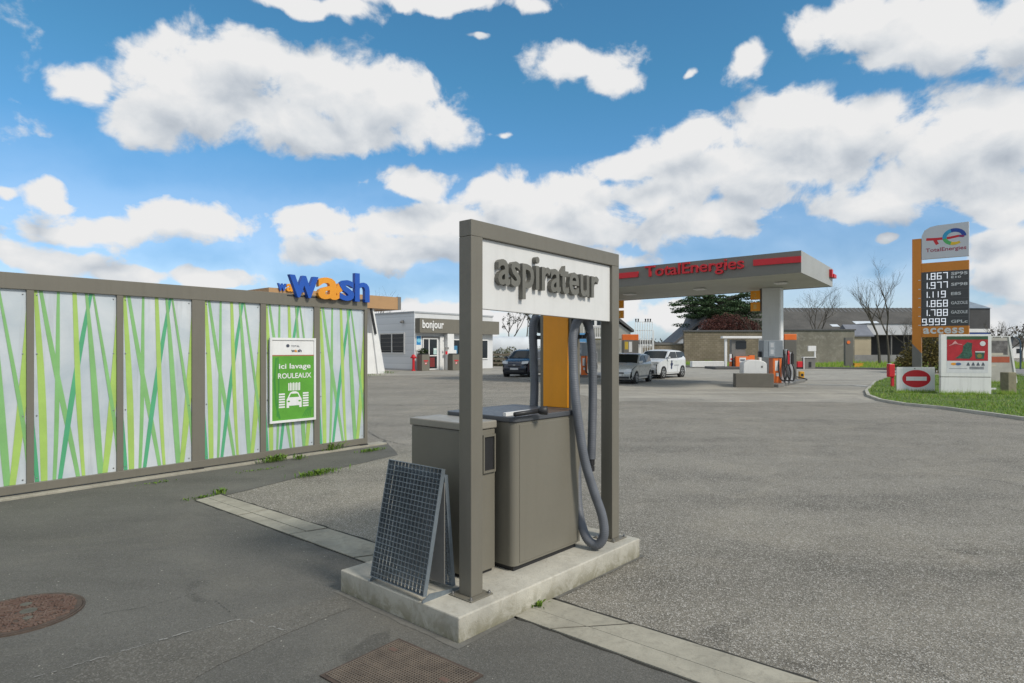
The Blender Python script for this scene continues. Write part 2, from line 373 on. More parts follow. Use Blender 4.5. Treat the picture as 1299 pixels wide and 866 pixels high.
# ================================================================ covers in the ground
def iron(name,c1,c2,patt):
    m,nt,b=new_mat(name); tc=N(nt,'ShaderNodeTexCoord').outputs['Object']
    f=noise_t(nt,tc,9,7,.7,.3); c=mixc(nt,ramp(nt,f,[(.35,0.),(.65,1.)]),c1,c2)
    nt.links.new(c,b.inputs['Base Color']); b.inputs['Roughness'].default_value=.75; b.inputs['Metallic'].default_value=.2
    return m
RUST=iron('rusty_iron',(.115,.065,.05),(.17,.115,.09),0); RUST2=iron('worn_iron',(.06,.045,.037),(.11,.08,.062),0)
t=thing('manhole_cover','round rusty brown cast iron cover with raised squares set in asphalt','manhole cover',(-3.05,3.91,0)); t.scale=(.93,.93,1)
MB().lathe([(.345,.004),(.345,.016),(.0,.016)][:2]+[(.001,.016)],n=64).build('cover_plate',RUST2,t)  # plate colour darkened to paint deeper relief between the studs
q=MB(); 
i=0
for gx in range(-14,15):
    for gy in range(-14,15):
        x=gx*.024+(gy%2)*.012; y=gy*.023
        if math.hypot(x,y)>.315 or rnd.random()<.12: continue
        a=.0085*rnd.uniform(.7,1.3); an=rnd.choice((.5,-.5,.3)); ca,sa=math.cos(an),math.sin(an)
        q.box(-a*1.3,a*1.3,-a*.75,a*.75,.0155,.0225,tf=lambda v:Vector((x+v.x*ca-v.y*sa,y+v.x*sa+v.y*ca,v.z)))
q.build('raised_studs',RUST,t)
MB().lathe([(.362,.003),(.362,.013),(.348,.013),(.348,.003)],n=64).build('rim',RUST2,t)
for (x,y,r) in ((.04,.02,.05),(.12,-.09,.028),(-.06,.13,.035)):
    MB().lathe([(r,.015),(r,.0235),(.001,.0235)],x,y,24).build('plug',mat('worn_metal',(.13,.12,.10),.6,.4,.3,9),t)
gx,gy=G(506,812)
t=thing('drain_grate','square rusty metal cover of fine mesh beside the plinth corner','drain cover',(gx,gy,0),math.degrees(math.atan2(-.397,.493)))
B(0,.64,-.52,0,.0065,.0115).build('frame',RUST2,t)
q=MB()
for i in range(36): q.box(.02+i*.0172,.0245+i*.0172,-.50,-.02,.012,.0165)
for i in range(28): q.box(.02,.62,-.50+i*.0175,-.4955+i*.0175,.0115,.0162)
q.build('mesh_plate',iron('dusty_iron',(.12,.10,.082),(.20,.165,.13),0),t)
for (x,y) in ((.06,-.1),(.5,-.15)): B(x,x+.05,y-.03,y,.015,.018).build('lifting_eye',RUST,t)
# mortar skirt round the plinth
OX,OY=-.297,3.524
UX,UY=math.cos(R(AU)),math.sin(R(AU))
def UV(u,v): return (OX+u*UX-v*UY, OY+u*UY+v*UX)
sk=[UV(-.05,-.045),UV(.5,-.03),UV(1.2,-.02),UV(2.02,-.02),UV(2.0,1.18),UV(-.04,1.19)]
sheet('mortar_skirt',sk,.0062,concrete('mortar',(.15,.145,.13),(.09,.09,.085),.8,6,.5),.008,.12)
# ================================================================ plinth and vacuum station
t=tag(B(0,1.98,0,1.163,0,.15).build('concrete_plinth',CONC,loc=(OX,OY,0),rot=AU,bevel=.008),'raised pale concrete plinth under the vacuum station with mossy sides','plinth')
# sign frame
t=thing('sign_frame','taupe steel goal-post frame carrying a white sign reading aspirateur','sign frame',(*UV(.231,.135),.15),AU)
W=1.658; H=2.285
TILT=-.028
def tz(x): return TILT*x/W
for x in (0,W-.1): B(x,x+.1,0,.106,.008,H-.1+tz(x)).build('post',TAUPE,t,bevel=.004)
MB().prism([(0,H-.0995),(W,H-.0995+TILT),(W,H+TILT),(0,H)],0,.106).build('top_beam',TAUPE,t,bevel=.004)
for x in (0,W-.1):
    pl=B(x-.045,x+.145,-.045,.15,0,.008).build('base_plate',TAUPE,t,bevel=.002)
    for dx in (-.028,.128):
        for dy in (-.028,.13): MB().lathe([(.010,.008),(.010,.018),(.006,.018),(.006,.026)],x+dx,dy,8).build('bolt',STEEL,pl)
sz0,sz1=1.75,H-.1
sg=MB().prism([(.1005,sz0),(W-.1005,sz0+TILT-.003),(W-.1005,sz1+TILT-.001),(.1005,sz1-.001)],.022,.055).build('sign_panel',SIGNW,t,bevel=.003)
q=MB()
q.text('aspirateur',.225,1.835,1.125,.295,.020,.034,bold=.017,slope=-.022,space=1.02)
q.build('lettering',mat('letter_taupe',(.15,.145,.125),.45,0,.1,8,dirt=.3),sg)
# waste bin
t=thing('waste_bin','narrow taupe steel waste cabinet with a square side opening','bin',(*UV(.425,.365),.15),AU)
bw,bl=.27,.572
B(.004,bw-.004,.004,bl-.004,.02,.965).build('body',TAUPE2,t,bevel=.006)
B(-.006,bw+.006,-.006,bl+.006,.968,1.02).build('lid',mat('bin_lid',(.27,.25,.21),.35,0,.08,2),t,bevel=.008)
B(.02,bw-.02,.02,bl-.02,0,.02).build('foot',DARK,t)
B(.150,.245,-.0005,.006,.69,.915).build('opening',DARK,t)  # dark plate painted in place of the shade inside the hole
q=MB(); 
for a in ((.138,.150,.675,.93),(.245,.257,.675,.93),(.150,.245,.675,.69),(.150,.245,.915,.93)): q.box(a[0],a[1],-.012,.0045,a[2],a[3])
q.build('opening_frame',TAUPE,t)
B(-.003,.004,.02,bl-.02,.03,.955).build('door',TAUPE2,t,bevel=.002)
# vacuum machine
t=thing('vacuum_machine','taupe coin vacuum cabinet with dark lid, orange tower and hanging grey hoses','vacuum cleaner',(*UV(.735,.24),.15),AU)
cl,cd=.755,.66
def rr(x0,x1,y0,y1,r,n=6):
    o=[]
    for cx,cy,a in ((x1-r,y0+r,-90),(x1-r,y1-r,0),(x0+r,y1-r,90),(x0+r,y0+r,180)):
        for i in range(n+1): o.append((cx+r*math.cos(R(a+90*i/n)),cy+r*math.sin(R(a+90*i/n))))
    return o
B(.02,cl-.02,.02,cd-.02,0,.035).build('foot',DARK,t)
MB().slab(rr(0,cl,0,cd,.045),.035,1.005).build('body',TAUPE2,t)
B(.06,cl-.012,-.004,.01,.05,.99).build('door',TAUPE2,t,bevel=.003)
MB().slab(rr(-.012,cl+.005,-.012,cd+.01,.05),1.008,1.045).build('lid',mat('lid_charcoal',(.075,.08,.09),.4,0,.1,3),t,bevel=.006)
tx=cl+.004
B(tx,tx+.115,.075,.385,0,1.93).build('tower',TAUPE,t,bevel=.006)
B(tx-.012,tx-.0005,.10,.345,1.047,1.925).build('orange_front_panel',ORANGE,t,bevel=.004)
# hoses (world path -> local)
TM=Matrix.Translation(Vector((*UV(.735,.24),.15))) @ Matrix.Rotation(R(AU),4,'Z'); TI=TM.inverted()
def smoothp(P,n=10):
    out=[]; m=len(P)
    for i in range(m-1):
        p0,p1,p2,p3=P[max(0,i-1)],P[i],P[i+1],P[min(m-1,i+2)]
        for j in range(n):
            s=j/n; out.append(.5*((2*p1)+(-p0+p2)*s+(2*p0-5*p1+4*p2-p3)*s*s+(-p0+3*p1-3*p2+p3)*s**3))
    out.append(P[-1]); return out
def hose(pts,r,ribs=True):
    P=smoothp([TI@Vector(WP(*p)) for p in pts],12)
    # resample
    seg=[0]; 
    for a,b in zip(P,P[1:]): seg.append(seg[-1]+(b-a).length)
    Lh=seg[-1]; n=int(Lh/.0045); Q=[]; j=0
    for i in range(n+1):
        s=Lh*i/n
        while j<len(seg)-2 and seg[j+1]<s: j+=1
        f=(s-seg[j])/max(1e-6,seg[j+1]-seg[j]); Q.append(P[j].lerp(P[j+1],f))
    r=r*1.2; rad=[r*(1+.055*math.sin(i*math.pi/1.5)) for i in range(len(Q))]
    mb=MB(); mb.smooth=True; mb.tube(Q,rad,14); return mb
h1=[(733,560,4.98),(732,600,4.95),(734,645,4.86),(743,680,4.76),(757,691,4.70),(766,679,4.68),(764,655,4.68),(753,622,4.68),(742,585,4.68),(735,545,4.69),(730,505,4.70),(727,460,4.76),(727,428,4.79),(732,408,4.83),(740,403,4.88),(747,415,4.94),(751,450,5.0),(752,500,5.02),(751,550,5.0),(750,582,5.0)]
hp=hose(h1,.0285).build('hose',HOSE,t)
e0=TI@Vector(WP(750,580,5.0)); e1=TI@Vector(WP(749.6,597,5.0))
q=MB(); q.tube([e0,e0.lerp(e1,.55)],.0285,16); q.tube([e0.lerp(e1,.65),e1],.0285,16); q.tube([e0.lerp(e1,.5),e0.lerp(e1,.7)],.022,12); q.build('cuff',DARK,hp)
h2=[(686,420,5.25),(684,407,5.2),(679,405,5.17),(676,418,5.15),(677,450,5.13),(678,490,5.12),(677,530,5.12),(678,600,5.2),(682,660,5.2)]
hose(h2,.0285).build('hose',HOSE,t)
q=MB(); a=TI@Vector(WP(733,425,4.97)); q.box(tx+.03,tx+.09,.0,.076,a.z-.03,a.z); q.tube([(tx+.06,-.005,a.z-.02),(tx+.06,-.035,a.z+.02)],.012,8); q.build('hose_hook',DARK,t)
q=MB(); q.box(tx+.03,tx+.09,.385,.46,a.z-.03,a.z); q.build('hose_hook',DARK,t)
# nozzle on the lid
lz=.15+1.045
def Lp(px,py,z):
    D=(CH-z)*F/(py-HZ); return Vector(((px-CX)*D/F,D,z))
a=Lp(653,524,lz+.03); b=Lp(683,521,lz+.03); c=Lp(694,520.5,lz+.034)
t=thing('vacuum_nozzle','black suction nozzle with white flat strip lying on the dark lid','nozzle',a)
q=MB(); q.smooth=True; q.tube([Vector((0,0,-.008)),(b-a)],.016,12); q.tube([(b-a),(b-a)+(c-b)*.2,(c-a)],[.018,.026,.031],16); q.build('tube',DARK,t)
d=Lp(640,525.5,lz+.012)-a; e=Lp(672,521.5,lz+.012)-a; n=(e-d).cross(Vector((0,0,1))).normalized()*.012; u=Vector((0,0,.012))
MB().add([d-n-u,d+n-u,e+n-u,e-n-u,d-n+u,d+n+u,e+n+u,e-n+u],[(0,1,2,3),(4,5,6,7),(0,1,5,4),(1,2,6,5),(2,3,7,6),(3,0,4,7)]).build('flat_strip',WHITE,t)
# A-shaped mat rack of galvanised grating
t=thing('mat_rack','galvanised steel A-frame of open grating standing on the plinth corner','grating',(*UV(.03,.307),.15),AU)
def panel(x0,x1,y0,y1,z0,z1):
    L=math.hypot(x1-x0,z1-z0); dx,dz=(x1-x0)/L,(z1-z0)/L; nx,nz=(-dz,dx) if x1>x0 else (dz,-dx)
    tf=lambda v: Vector((x0+dx*v.x+nx*v.y*(1), v.z, z0+dz*v.x+nz*v.y))
    q=MB()
    Wd=y1-y0
    for y in (y0,y1-.004): q.box(0,L,0,.028,y,y+.004,tf=tf)
    for s in (0,L-.004): q.box(s,s+.004,0,.028,y0+.004,y1-.004,tf=tf)
    k=15
    for i in range(1,k): y=y0+Wd*i/k; q.box(.004,L-.004,.001,.024,y-.0013,y+.0013,tf=tf)
    m=int(L/.0305)
    for i in range(1,m): s=L*i/m; q.box(s-.0016,s+.0016,.0245,.0285,y0+.005,y1-.005,tf=tf)
    for i in range(1,m): s=L*i/m; q.box(s-.0015,s+.0015,-.001,.0008,y0+.005,y1-.005,tf=tf)
    return q
pw=.525
panel(0,.150,0,pw,.03,.765).build('grating_panel',GALV,t)
p2=panel(.225,.160,0.02,pw-.02,.02,.72).build('grating_panel',GALV,t)
B(.150,.158,.012,pw-.012,.06,.68).build('back_plate',GREY,t)
for y in (-.004,pw-.002): MB().prism([(-.035,0),(.27,0),(.27,.012),(.02,.04),(-.035,.012)],y,y+.006).build('foot_bracket',GALV,t)
# ================================================================ wash screen fence
FA=(-5.58,6.875); FB=(-2.46,10.73); FD=math.degrees(math.atan2(FB[1]-FA[1],FB[0]-FA[0]))
fp=Pl(FA[0],FA[1],FD); tt=fp.t
t=thing('wash_screen','long taupe framed screen of white panels printed with green grass blades','screen fence',(FA[0],FA[1],0),FD)
x0=-2.6; x1=tt(466.3)
B(x0,x1-.06,0,.09,2.32,2.5).build('top_rail',TAUPE,t,bevel=.004)
B(x0,x1-.06,0,.09,.05,.145).build('bottom_rail',TAUPE,t,bevel=.004)
sp=tt(43.6)-tt(157)
posts=[(tt(34),tt(43.6)),(tt(148.6),tt(157)),(tt(244),tt(260.5)),(tt(331),tt(338)),(tt(399),tt(406.3))]
pans=[]
cur=posts[0][0]; 
pans.append((posts[0][0]-(posts[1][0]-posts[0][1]),posts[0][0])); pans.insert(0,(x0+.08,pans[0][0]-.07))
for a,b in zip(posts,posts[1:]): pans.append((a[1],b[0]))
pans.append((posts[-1][1],x1-.06))
posts=[(pans[0][1],pans[1][0]),(x0,x0+.08)]+posts
for a,b in posts: B(a,b,.006,.084,.1445,2.3205).build('post',TAUPE,t,bevel=.003)
B(x1-.0605,x1,0,.09,.0,2.5).build('end_post',TAUPE,t,bevel=.004)
m,nt,bs=new_mat('milky_panel'); tc=N(nt,'ShaderNodeTexCoord').outputs['Object']
f=noise_t(nt,tc,1.3,5,.6,.5); f2=noise_t(nt,tc,.5,3,.5)
c=mixc(nt,ramp(nt,f,[(.3,0.),(.7,1.)]),(.42,.49,.54),(.64,.67,.69))
mp=N(nt,'ShaderNodeMapping'); mp.inputs['Scale'].default_value=(7,7,.5); nt.links.new(tc,mp.inputs[0])
c=mixc(nt,ramp(nt,noise_t(nt,mp.outputs[0],1.4,6,.7),[(.52,0.),(.8,.5)]),c,(.26,.27,.25))
c=mixc(nt,ramp(nt,f2,[(.45,0.),(.65,.35)]),c,(.40,.46,.52))
nt.links.new(c,bs.inputs['Base Color']); bs.inputs['Roughness'].default_value=.16; bs.inputs['Coat Weight'].default_value=.3
PANEL=m
GR=[mat('print_green_a',(.36,.54,.13),.35,0,.12,2),mat('print_green_b',(.22,.46,.17),.35,0,.12,2),mat('print_green_c',(.09,.38,.19),.35,0,.12,2)]
# blade pattern for one panel: (x bottom, x top, width bottom, width top, colour) in fractions of the panel
BL=[(.12,.02,.09,.05,0),(.22,.30,.05,.04,1),(.50,.10,.06,.05,1),(.30,.68,.06,.05,2),(.60,.46,.05,.06,0),(.82,.60,.09,.04,1),(.86,1.06,.08,.10,0),(1.05,.72,.05,.03,1),(.02,-.15,.06,.04,2)]
for i,(a,b) in enumerate(pans):
    q=MB(); q.box(a,b,.035,.05,.145,2.32); w=b-a
    for j,(xb,xt,wb,wt,ci) in enumerate(BL):
        q.m=1+ci; yy=.033-.0006*j; n=10; Lp_=[];Rp=[]
        for k in range(n+1):
            s=k/n; x=xb+(xt-xb)*s+.02*math.sin(s*3.1+j); ww=1.05*(wb+(wt-wb)*s)*(.8+.35*math.sin(s*math.pi)); z=.147+2.171*s
            l=min(1,max(0,x-ww/2)); r=min(1,max(0,x+ww/2)); Lp_.append((a+l*w,yy,z)); Rp.append((a+r*w,yy,z))
        q.add(Lp_+Rp,[(k,k+1,n+k+2,n+k+1) for k in range(n)])
    for xx_ in (a+.03,b-.03):
        for zz_ in (.19,.9,1.6,2.27): q.m=4; q.lathe([(.008,.032),(.008,.027),(.002,.026)],xx_,0,8,'y',z=zz_)
    q.build('panel',[PANEL]+GR+[STEEL],t)
for px in (252,462):
    x=tt(px); q=MB(); q.box(x-.09,x+.06,-.03,.1,.0,.05); q.box(x-.03,x+.03,-.05,.12,.001,.02); q.build('foot_bracket',DARK,t)
# concrete kerb under it
B(x0,x1+.35,-.09,.13,.0,.032).build('plinth_kerb',KERB,t,bevel=.006)
# big wash lettering on the rail
def washletters(t,Lx,z0,W,Hh,y,d,bold=.022):
    # w a s h with a heavy rounded face; a tail mark joins a and s
    o=[]
    for ch,fx,fw,h,mm in (('w',0,.335,.72,BLUE),('a',.33,.265,.74,AMBER),('s',.60,.19,.72,BLUE),('h',.80,.20,1.0,BLUE)):
        o.append(MB().text(ch,Lx+fx*W,z0+(0 if ch!='x' else 0),fw*W,h*Hh,y,d,bold=bold).build('letter_'+ch,mm,t))
    MB().prism([(Lx+.555*W,z0+.40*Hh),(Lx+.585*W,z0+.58*Hh),(Lx+.61*W,z0+.45*Hh),(Lx+.65*W,z0+.36*Hh),(Lx+.61*W,z0+.27*Hh),(Lx+.585*W,z0+.12*Hh),(Lx+.56*W,z0+.25*Hh)],y-d*.9,y-.001).build('tail_mark',AMBER,t)
xa=tt(364); xb=tt(465.5)
wl=thing('wash_lettering','large blue and orange raised letters spelling wash on the screen rail','lettering',(FA[0],FA[1],0),FD)
washletters(wl,xa,2.445,xb-xa,.47,-.004,.07)
B(xa,xb,-.003,.0,2.46,2.48).build('mounting_bar',DARK,wl)
# poster
px0,pz1=fp.at(341,427); px1,pz0=fp.at(399,531)
px1=tt(399.3); Dm=fp.o[1]+fp.d[1]*(px0+px1)/2; pz1=CH+(443-428.5)*Dm/F; pz0=CH+(443-534.5)*Dm/F
t=thing('poster','white framed green poster reading ici lavage ROULEAUX mounted on the screen','poster',(FA[0],FA[1],0),FD)
q=MB(); 
for a in ((px0,px1,pz0,pz0+.035),(px0,px1,pz1-.035,pz1),(px0,px0+.035,pz0+.035,pz1-.035),(px1-.035,px1,pz0+.035,pz1-.035)): q.box(a[0],a[1],-.035,-.0005,a[2],a[3])
q.build('frame',WHITE,t,bevel=.002)
pw,ph=px1-px0-.07,pz1-pz0-.07; bx,bz=px0+.035,pz0+.035
PG=mat('poster_green',(.10,.33,.035),.4,0,.15,3); PG2=mat('poster_green_dark',(.05,.24,.04),.4,0,.1,3)
pb=B(bx,bx+pw,-.02,-.002,bz,bz+ph).build('board',WHITE,t)
q=MB(); q.rect(bx,bx+pw,bz,bz+ph*.80,-.022); q.m=1; q.rect(bx,bx+pw,bz+ph*.80,bz+ph*.815,-.0225)
q.m=2; q.stroke([(bx+.10*pw,bz+.78*ph),(bx+.06*pw,bz+.5*ph),(bx+.10*pw,bz+.2*ph),(bx+.18*pw,bz+.02*ph)],.03,-.0228); q.stroke([(bx+.14*pw,bz+.79*ph),(bx+.16*pw,bz+.4*ph),(bx+.12*pw,bz+.05*ph)],.02,-.0231)
for k in range(5): q.stroke([(bx+(.72+.05*k)*pw,bz+.02*ph),(bx+(.80+.03*k)*pw,bz+.1*ph),(bx+(.86+.03*k)*pw,bz+.14*ph)],.012,-.0229)
q.build('print',[PG,mat('poster_rim',(.35,.15,.08),.5),PG2],pb)
q=MB(); q.text('ici lavage',bx+.16*pw,bz+.622*ph,.76*pw,.085*ph,-.0235,.001,bold=.015); q.text('ROULEAUX',bx+.14*pw,bz+.52*ph,.80*pw,.066*ph,-.0235,.001,bold=.015)
for k in range(8): x=bx+(.38+.037*k)*pw; q.rect(x,x+.024*pw,bz+.365*ph,bz+(.46+.006*(k%2))*ph,-.0235)
for side in (.16,.73):
    for k in range(6): z=bz+(.155+.032*k)*ph; q.rect(bx+side*pw,bx+(side+.14)*pw,z,z+.020*ph,-.0235)
cx=bx+.52*pw; cz=bz+.15*ph; s=pw*.36
q.poly([(cx-s*.5,cz),(cx-s*.5,cz+s*.5),(cx-s*.42,cz+s*.62),(cx-s*.28,cz+s*.88),(cx-s*.12,cz+s*.96),(cx+s*.12,cz+s*.96),(cx+s*.28,cz+s*.88),(cx+s*.42,cz+s*.62),(cx+s*.5,cz+s*.5),(cx+s*.5,cz),(cx+s*.34,cz),(cx+s*.34,cz+s*.12),(cx-s*.34,cz+s*.12),(cx-s*.34,cz)],-.0236)
q.m=1
q.poly([(cx-s*.34,cz+s*.62),(cx-s*.22,cz+s*.83),(cx+s*.22,cz+s*.83),(cx+s*.34,cz+s*.62)],-.0242)
q.disc(cx-s*.36,cz+s*.38,s*.09,s*.05,-.0242,12); q.disc(cx+s*.36,cz+s*.38,s*.09,s*.05,-.0242,12)
q.m=2
q.disc(bx+.37*pw,bz+.93*ph,.04*pw,.035*pw,-.0235,20); q.text('TOTAL',bx+.45*pw,bz+.915*ph,.2*pw,.022*ph,-.0235,.001); q.text('w  sh',bx+.45*pw,bz+.85*ph,.25*pw,.04*ph,-.0235,.001,bold=.03)
q.m=3; q.text('a',bx+.53*pw,bz+.85*ph,.06*pw,.03*ph,-.0237,.001,bold=.03)
q.build('graphics',[WHITE,PG,mat('ink',(.06,.07,.10),.5),AMBER],pb)
# weeds
WEED=leafmat('weed_leaves',[(.04,.10,.01),(.10,.20,.02),(.16,.24,.03),(.06,.13,.02)])
def weed(px,py,w,h,n,label,seed):
    x,y=G(px,py); q=random.Random(seed); mb=MB(); ud=(UX,UY)
    for _ in range(n):
        s=q.gauss(0,w*.35); r=q.gauss(0,.03); bx_,by_=ud[0]*s-ud[1]*r,ud[1]*s+ud[0]*r
        L=h*q.uniform(.4,1.1); a=q.uniform(0,6.28); lean=q.uniform(.2,.9)*L; ww=q.uniform(.004,.010)
        tx_,ty_=bx_+math.cos(a)*lean,by_+math.sin(a)*lean; mx,my=bx_+math.cos(a)*lean*.4,by_+math.sin(a)*lean*.4
        nx,ny=-math.sin(a)*ww,math.cos(a)*ww
        mb.add([(bx_,by_,0),(mx+nx,my+ny,L*.6),(tx_,ty_,L*.8),(mx-nx,my-ny,L*.55)],[(0,1,2,3)])
    tag(mb.build('weed',WEED,loc=(x,y,.006)),label,'weed','weeds in the pavement joints')
weed(350,586,.30,.13,150,'leafy weed clump below the green poster at the screen foot',1)
weed(380,583,.12,.09,60,'small weed right of the clump below the poster',2)
weed(403,603,.42,.10,240,'widest bright green weed patch lying flat on the asphalt joint',3)
weed(420,573,.26,.18,90,'taller straggly weed with stalks against the screen kerb',4)
weed(470,573,.35,.07,130,'low weed by the end post of the screen',5)
weed(278,627,.10,.08,60,'tiny weed at the tip of the pale gutter',6)
weed(255,632,.25,.03,110,'flat yellowish moss line left of the gutter tip',7)
weed(330,597,.5,.03,70,'thin line of moss along the screen kerb',8)
weed(681,770,.06,.05,50,'little dark weed at the long foot of the plinth',9)
weed(200,613,.3,.03,50,'sparse moss below the wide middle post of the screen',10)
# ================================================================ wash bay behind
wb=Pl(-7.95,44,AU)
t=thing('wash_bay','low wash bay with tan flat roof edge and white side wall','car wash',(-7.95,44,0),AU)
TAN=mat('tan_fascia',(.42,.25,.12),.5,0,.1,1)
ZT=5.28
B(wb.t(341),0,0,9,ZT-.86,ZT).build('roof',[TAN],t)
B(-.02,.25,-.02,9,ZT-.87,ZT+.03).build('roof_end',GREY,t)
# slanted leg and low wall standing under the roof edge
a=wb.at(476.5,392); b=wb.at(489.5,473)
MB().prism([(-1.55,0),(-.95,0),(-1.9,ZT-.87),(-2.2,ZT-.87)],.2,.7).build('slanted_leg',WHITE,t)
MB().prism([(-9,0),(-1.5,0),(-1.95,2.75),(-9,2.75)],.32,.55).build('side_wall',WHITE,t)
MB().prism([(-2.25,ZT-.87),(-2.1,ZT-.87),(-1.72,2.7),(-1.85,2.7)],.1,.19).build('dark_trim',DARK,t)
wl=thing('wash_lettering','small distant blue and orange letters spelling wash on the wash bay roof','lettering',(-7.95,44,0),AU)
xa=wb.t(351); washletters(wl,xa,5.12,1.7,.62,-.005,.12,.03)
weed(466,478,1.6,.25,120,'weeds at the foot of the white wash bay wall',11)
weed(492,474,1.0,.25,80,'weed by the slanted white leg of the wash bay',12)
# ================================================================ kiosk building
kp=Pl(-7.56,49,AU); kt=kp.t
t=thing('shop_building','white flat roofed station shop with taupe fascia reading bonjour','shop',(-7.56,49,0),AU)
m,nt,bs=new_mat('plank_cladding'); tc=N(nt,'ShaderNodeTexCoord').outputs['Object']; s_=N(nt,'ShaderNodeSeparateXYZ'); nt.links.new(tc,s_.inputs[0])
md=N(nt,'ShaderNodeMath',operation='FRACT'); mm=N(nt,'ShaderNodeMath',operation='MULTIPLY'); mm.inputs[1].default_value=1.9; nt.links.new(s_.outputs[2],mm.inputs[0]); nt.links.new(mm.outputs[0],md.inputs[0])
nt.links.new(ramp(nt,md.outputs[0],[(0,(.42,.45,.48)),(.06,(.70,.74,.78)),(1,(.76,.79,.83))]),bs.inputs['Base Color']); CLAD=m
BW=mat('wall_white',(.62,.63,.64),.6,0,.05,1)
xe=kt(625); ZB=4.5
q=MB(); q.box(0.0,xe,.0,8.5,.0,ZB); q.build('front_wall',BW,t)
q=MB(); q.box(-.05,-.002,-.03,8.6,.12,ZB+.02); q.build('side_cladding',CLAD,t)
B(-.12,xe+.06,-.06,8.6,ZB+.001,ZB+.12).build('roof',mat('roof_edge',(.4,.42,.44),.5),t)
def kz(py,px): return kp.at(px,py)[1]
z0,z1=2.95,4.08
f=B(.05,xe+.25,-.55,-.002,z0,z1).build('fascia',TAUPE,t)
a=kp.off(-.55).t(535.5); b=kp.off(-.55).t(562.5)
MB().text('bonjour',a,3.10,b-a,.84,-.552,.05,bold=.02).build('lettering',WHITE,f)
# door
def framed(x0,x1,z0,z1,name='window',mull=(),fr=WHITE,gl=BLACKG,tr=()):
    w=MB(); fw=.09
    for a in ((x0,x1,z0,z0+fw),(x0,x1,z1-fw,z1),(x0,x0+fw,z0+fw,z1-fw),(x1-fw,x1,z0+fw,z1-fw)): w.box(a[0],a[1],-.09,-.004,a[2],a[3])
    for m_ in mull: w.box(m_-fw/2,m_+fw/2,-.085,-.005,z0+fw,z1-fw)
    for m_ in tr: w.box(x0+fw,x1-fw,-.08,-.006,m_-.04,m_+.04)
    o=w.build(name,fr,t); B(x0+fw,x1-fw,-.04,-.003,z0+fw,z1-fw).build('pane',gl,o); return o
d=framed(kt(535.5),kt(554.5),.03,2.55,'door',((kt(543.5)),),tr=(1.15,))
q=MB(); x=kt(549.5); q.rect(x,x+.42,1.25,1.75,-.043); q.m=1; q.rect(x+.05,x+.37,1.6,1.7,-.045); q.build('notice',[mat('pale_teal',(.45,.62,.6),.5),WHITE],d)
q=MB(); x=kt(545); q.m=0; q.rect(x,x+.5,.25,1.0,-.0425); q.build('magazine_rack',mat('dim_red',(.2,.03,.03),.5),d)
B(kt(535),kt(556.5),-.12,-.001,2.56,2.68).build('lintel',GREY,t)
framed(kt(571.5),kt(600),.35,2.5,'window',(kt(585),))
q=MB(); x=kt(573); q.rect(x,x+.55,1.2,1.95,-.095); q.m=1; q.rect(x+.08,x+.45,1.3,1.6,-.097); q.build('notice',[mat('poster_blue',(.05,.2,.35),.5),WHITE],t)
B(kt(556.6),kt(561.5),-.16,-.001,0,2.7).build('pilaster',WHITE,t)
p=B(kt(562.5),kt(570.6),-.50,-.001,0,2.93).build('pillar',WHITE,t)
xx=kp.off(-.5).t(564.5)
q=MB(); q.rect(xx+.05,xx+.28,1.25,1.5,-.503); q.build('red_notice',RED,p)
q=MB(); q.rect(xx+.0,xx+.16,1.65,1.82,-.503); q.rect(xx+.26,xx+.42,1.65,1.82,-.503); q.rect(xx+.1,xx+.25,2.6,2.7,-.503); q.build('small_notice',GREY,p)
framed(kt(609),kt(618.5),.8,2.5,'window')
x=kt(527); q=B(x,kt(533.8),-.06,-.002,1.55,2.75).build('wall_poster',WHITE,t)
z=MB().rect(x+.05,kt(533.8)-.05,2.0,2.7,-.063); z.m=1; z.disc(x+.3,2.35,.2,.16,-.065); z.build('print',[mat('cyan_print',(.02,.22,.5),.4),mat('pale_cyan',(.2,.55,.7),.4)],q)
# side window (in the cladding, faces local -x)
w=MB(); ys0,ys1=1.05,4.35; zz0,zz1=1.35,3.0
Kv=Pl(-7.56,49,AU+90); ya=Kv.t(514.6); yb=Kv.t(483)
zz1=CH+(443-422)/F*50.5; zz0=CH+(443-448.5)/F*50.5
for a in ((ya,yb,zz0,zz0+.1),(ya,yb,zz1-.1,zz1),(ya,ya+.1,zz0+.1,zz1-.1),(yb-.1,yb,zz0+.1,zz1-.1),((ya+yb)/2-.05,(ya+yb)/2+.05,zz0+.1,zz1-.1)): w.box(-.14,-.052,a[0],a[1],a[2],a[3])
wo=w.build('window',WHITE,t); B(-.09,-.053,ya+.1,yb-.1,zz0+.1,zz1-.1).build('pane',BLACKG,wo)
q=MB(); 
for k in range(4): q.box(-.095,-.0905,ya+.2,yb-.2,zz0+.25+k*.33,zz0+.28+k*.33)
q.build('shelf',GREY,wo)
yc=Kv.t(512.5); q=MB(); q.lathe([(.05,0),(.16,.04),(.16,.1),(.05,.2)],-.22,yc,12,z=3.72); q.box(-.22,-.05,yc-.04,yc+.04,3.85,3.95); q.build('camera_dome',GREY,t)
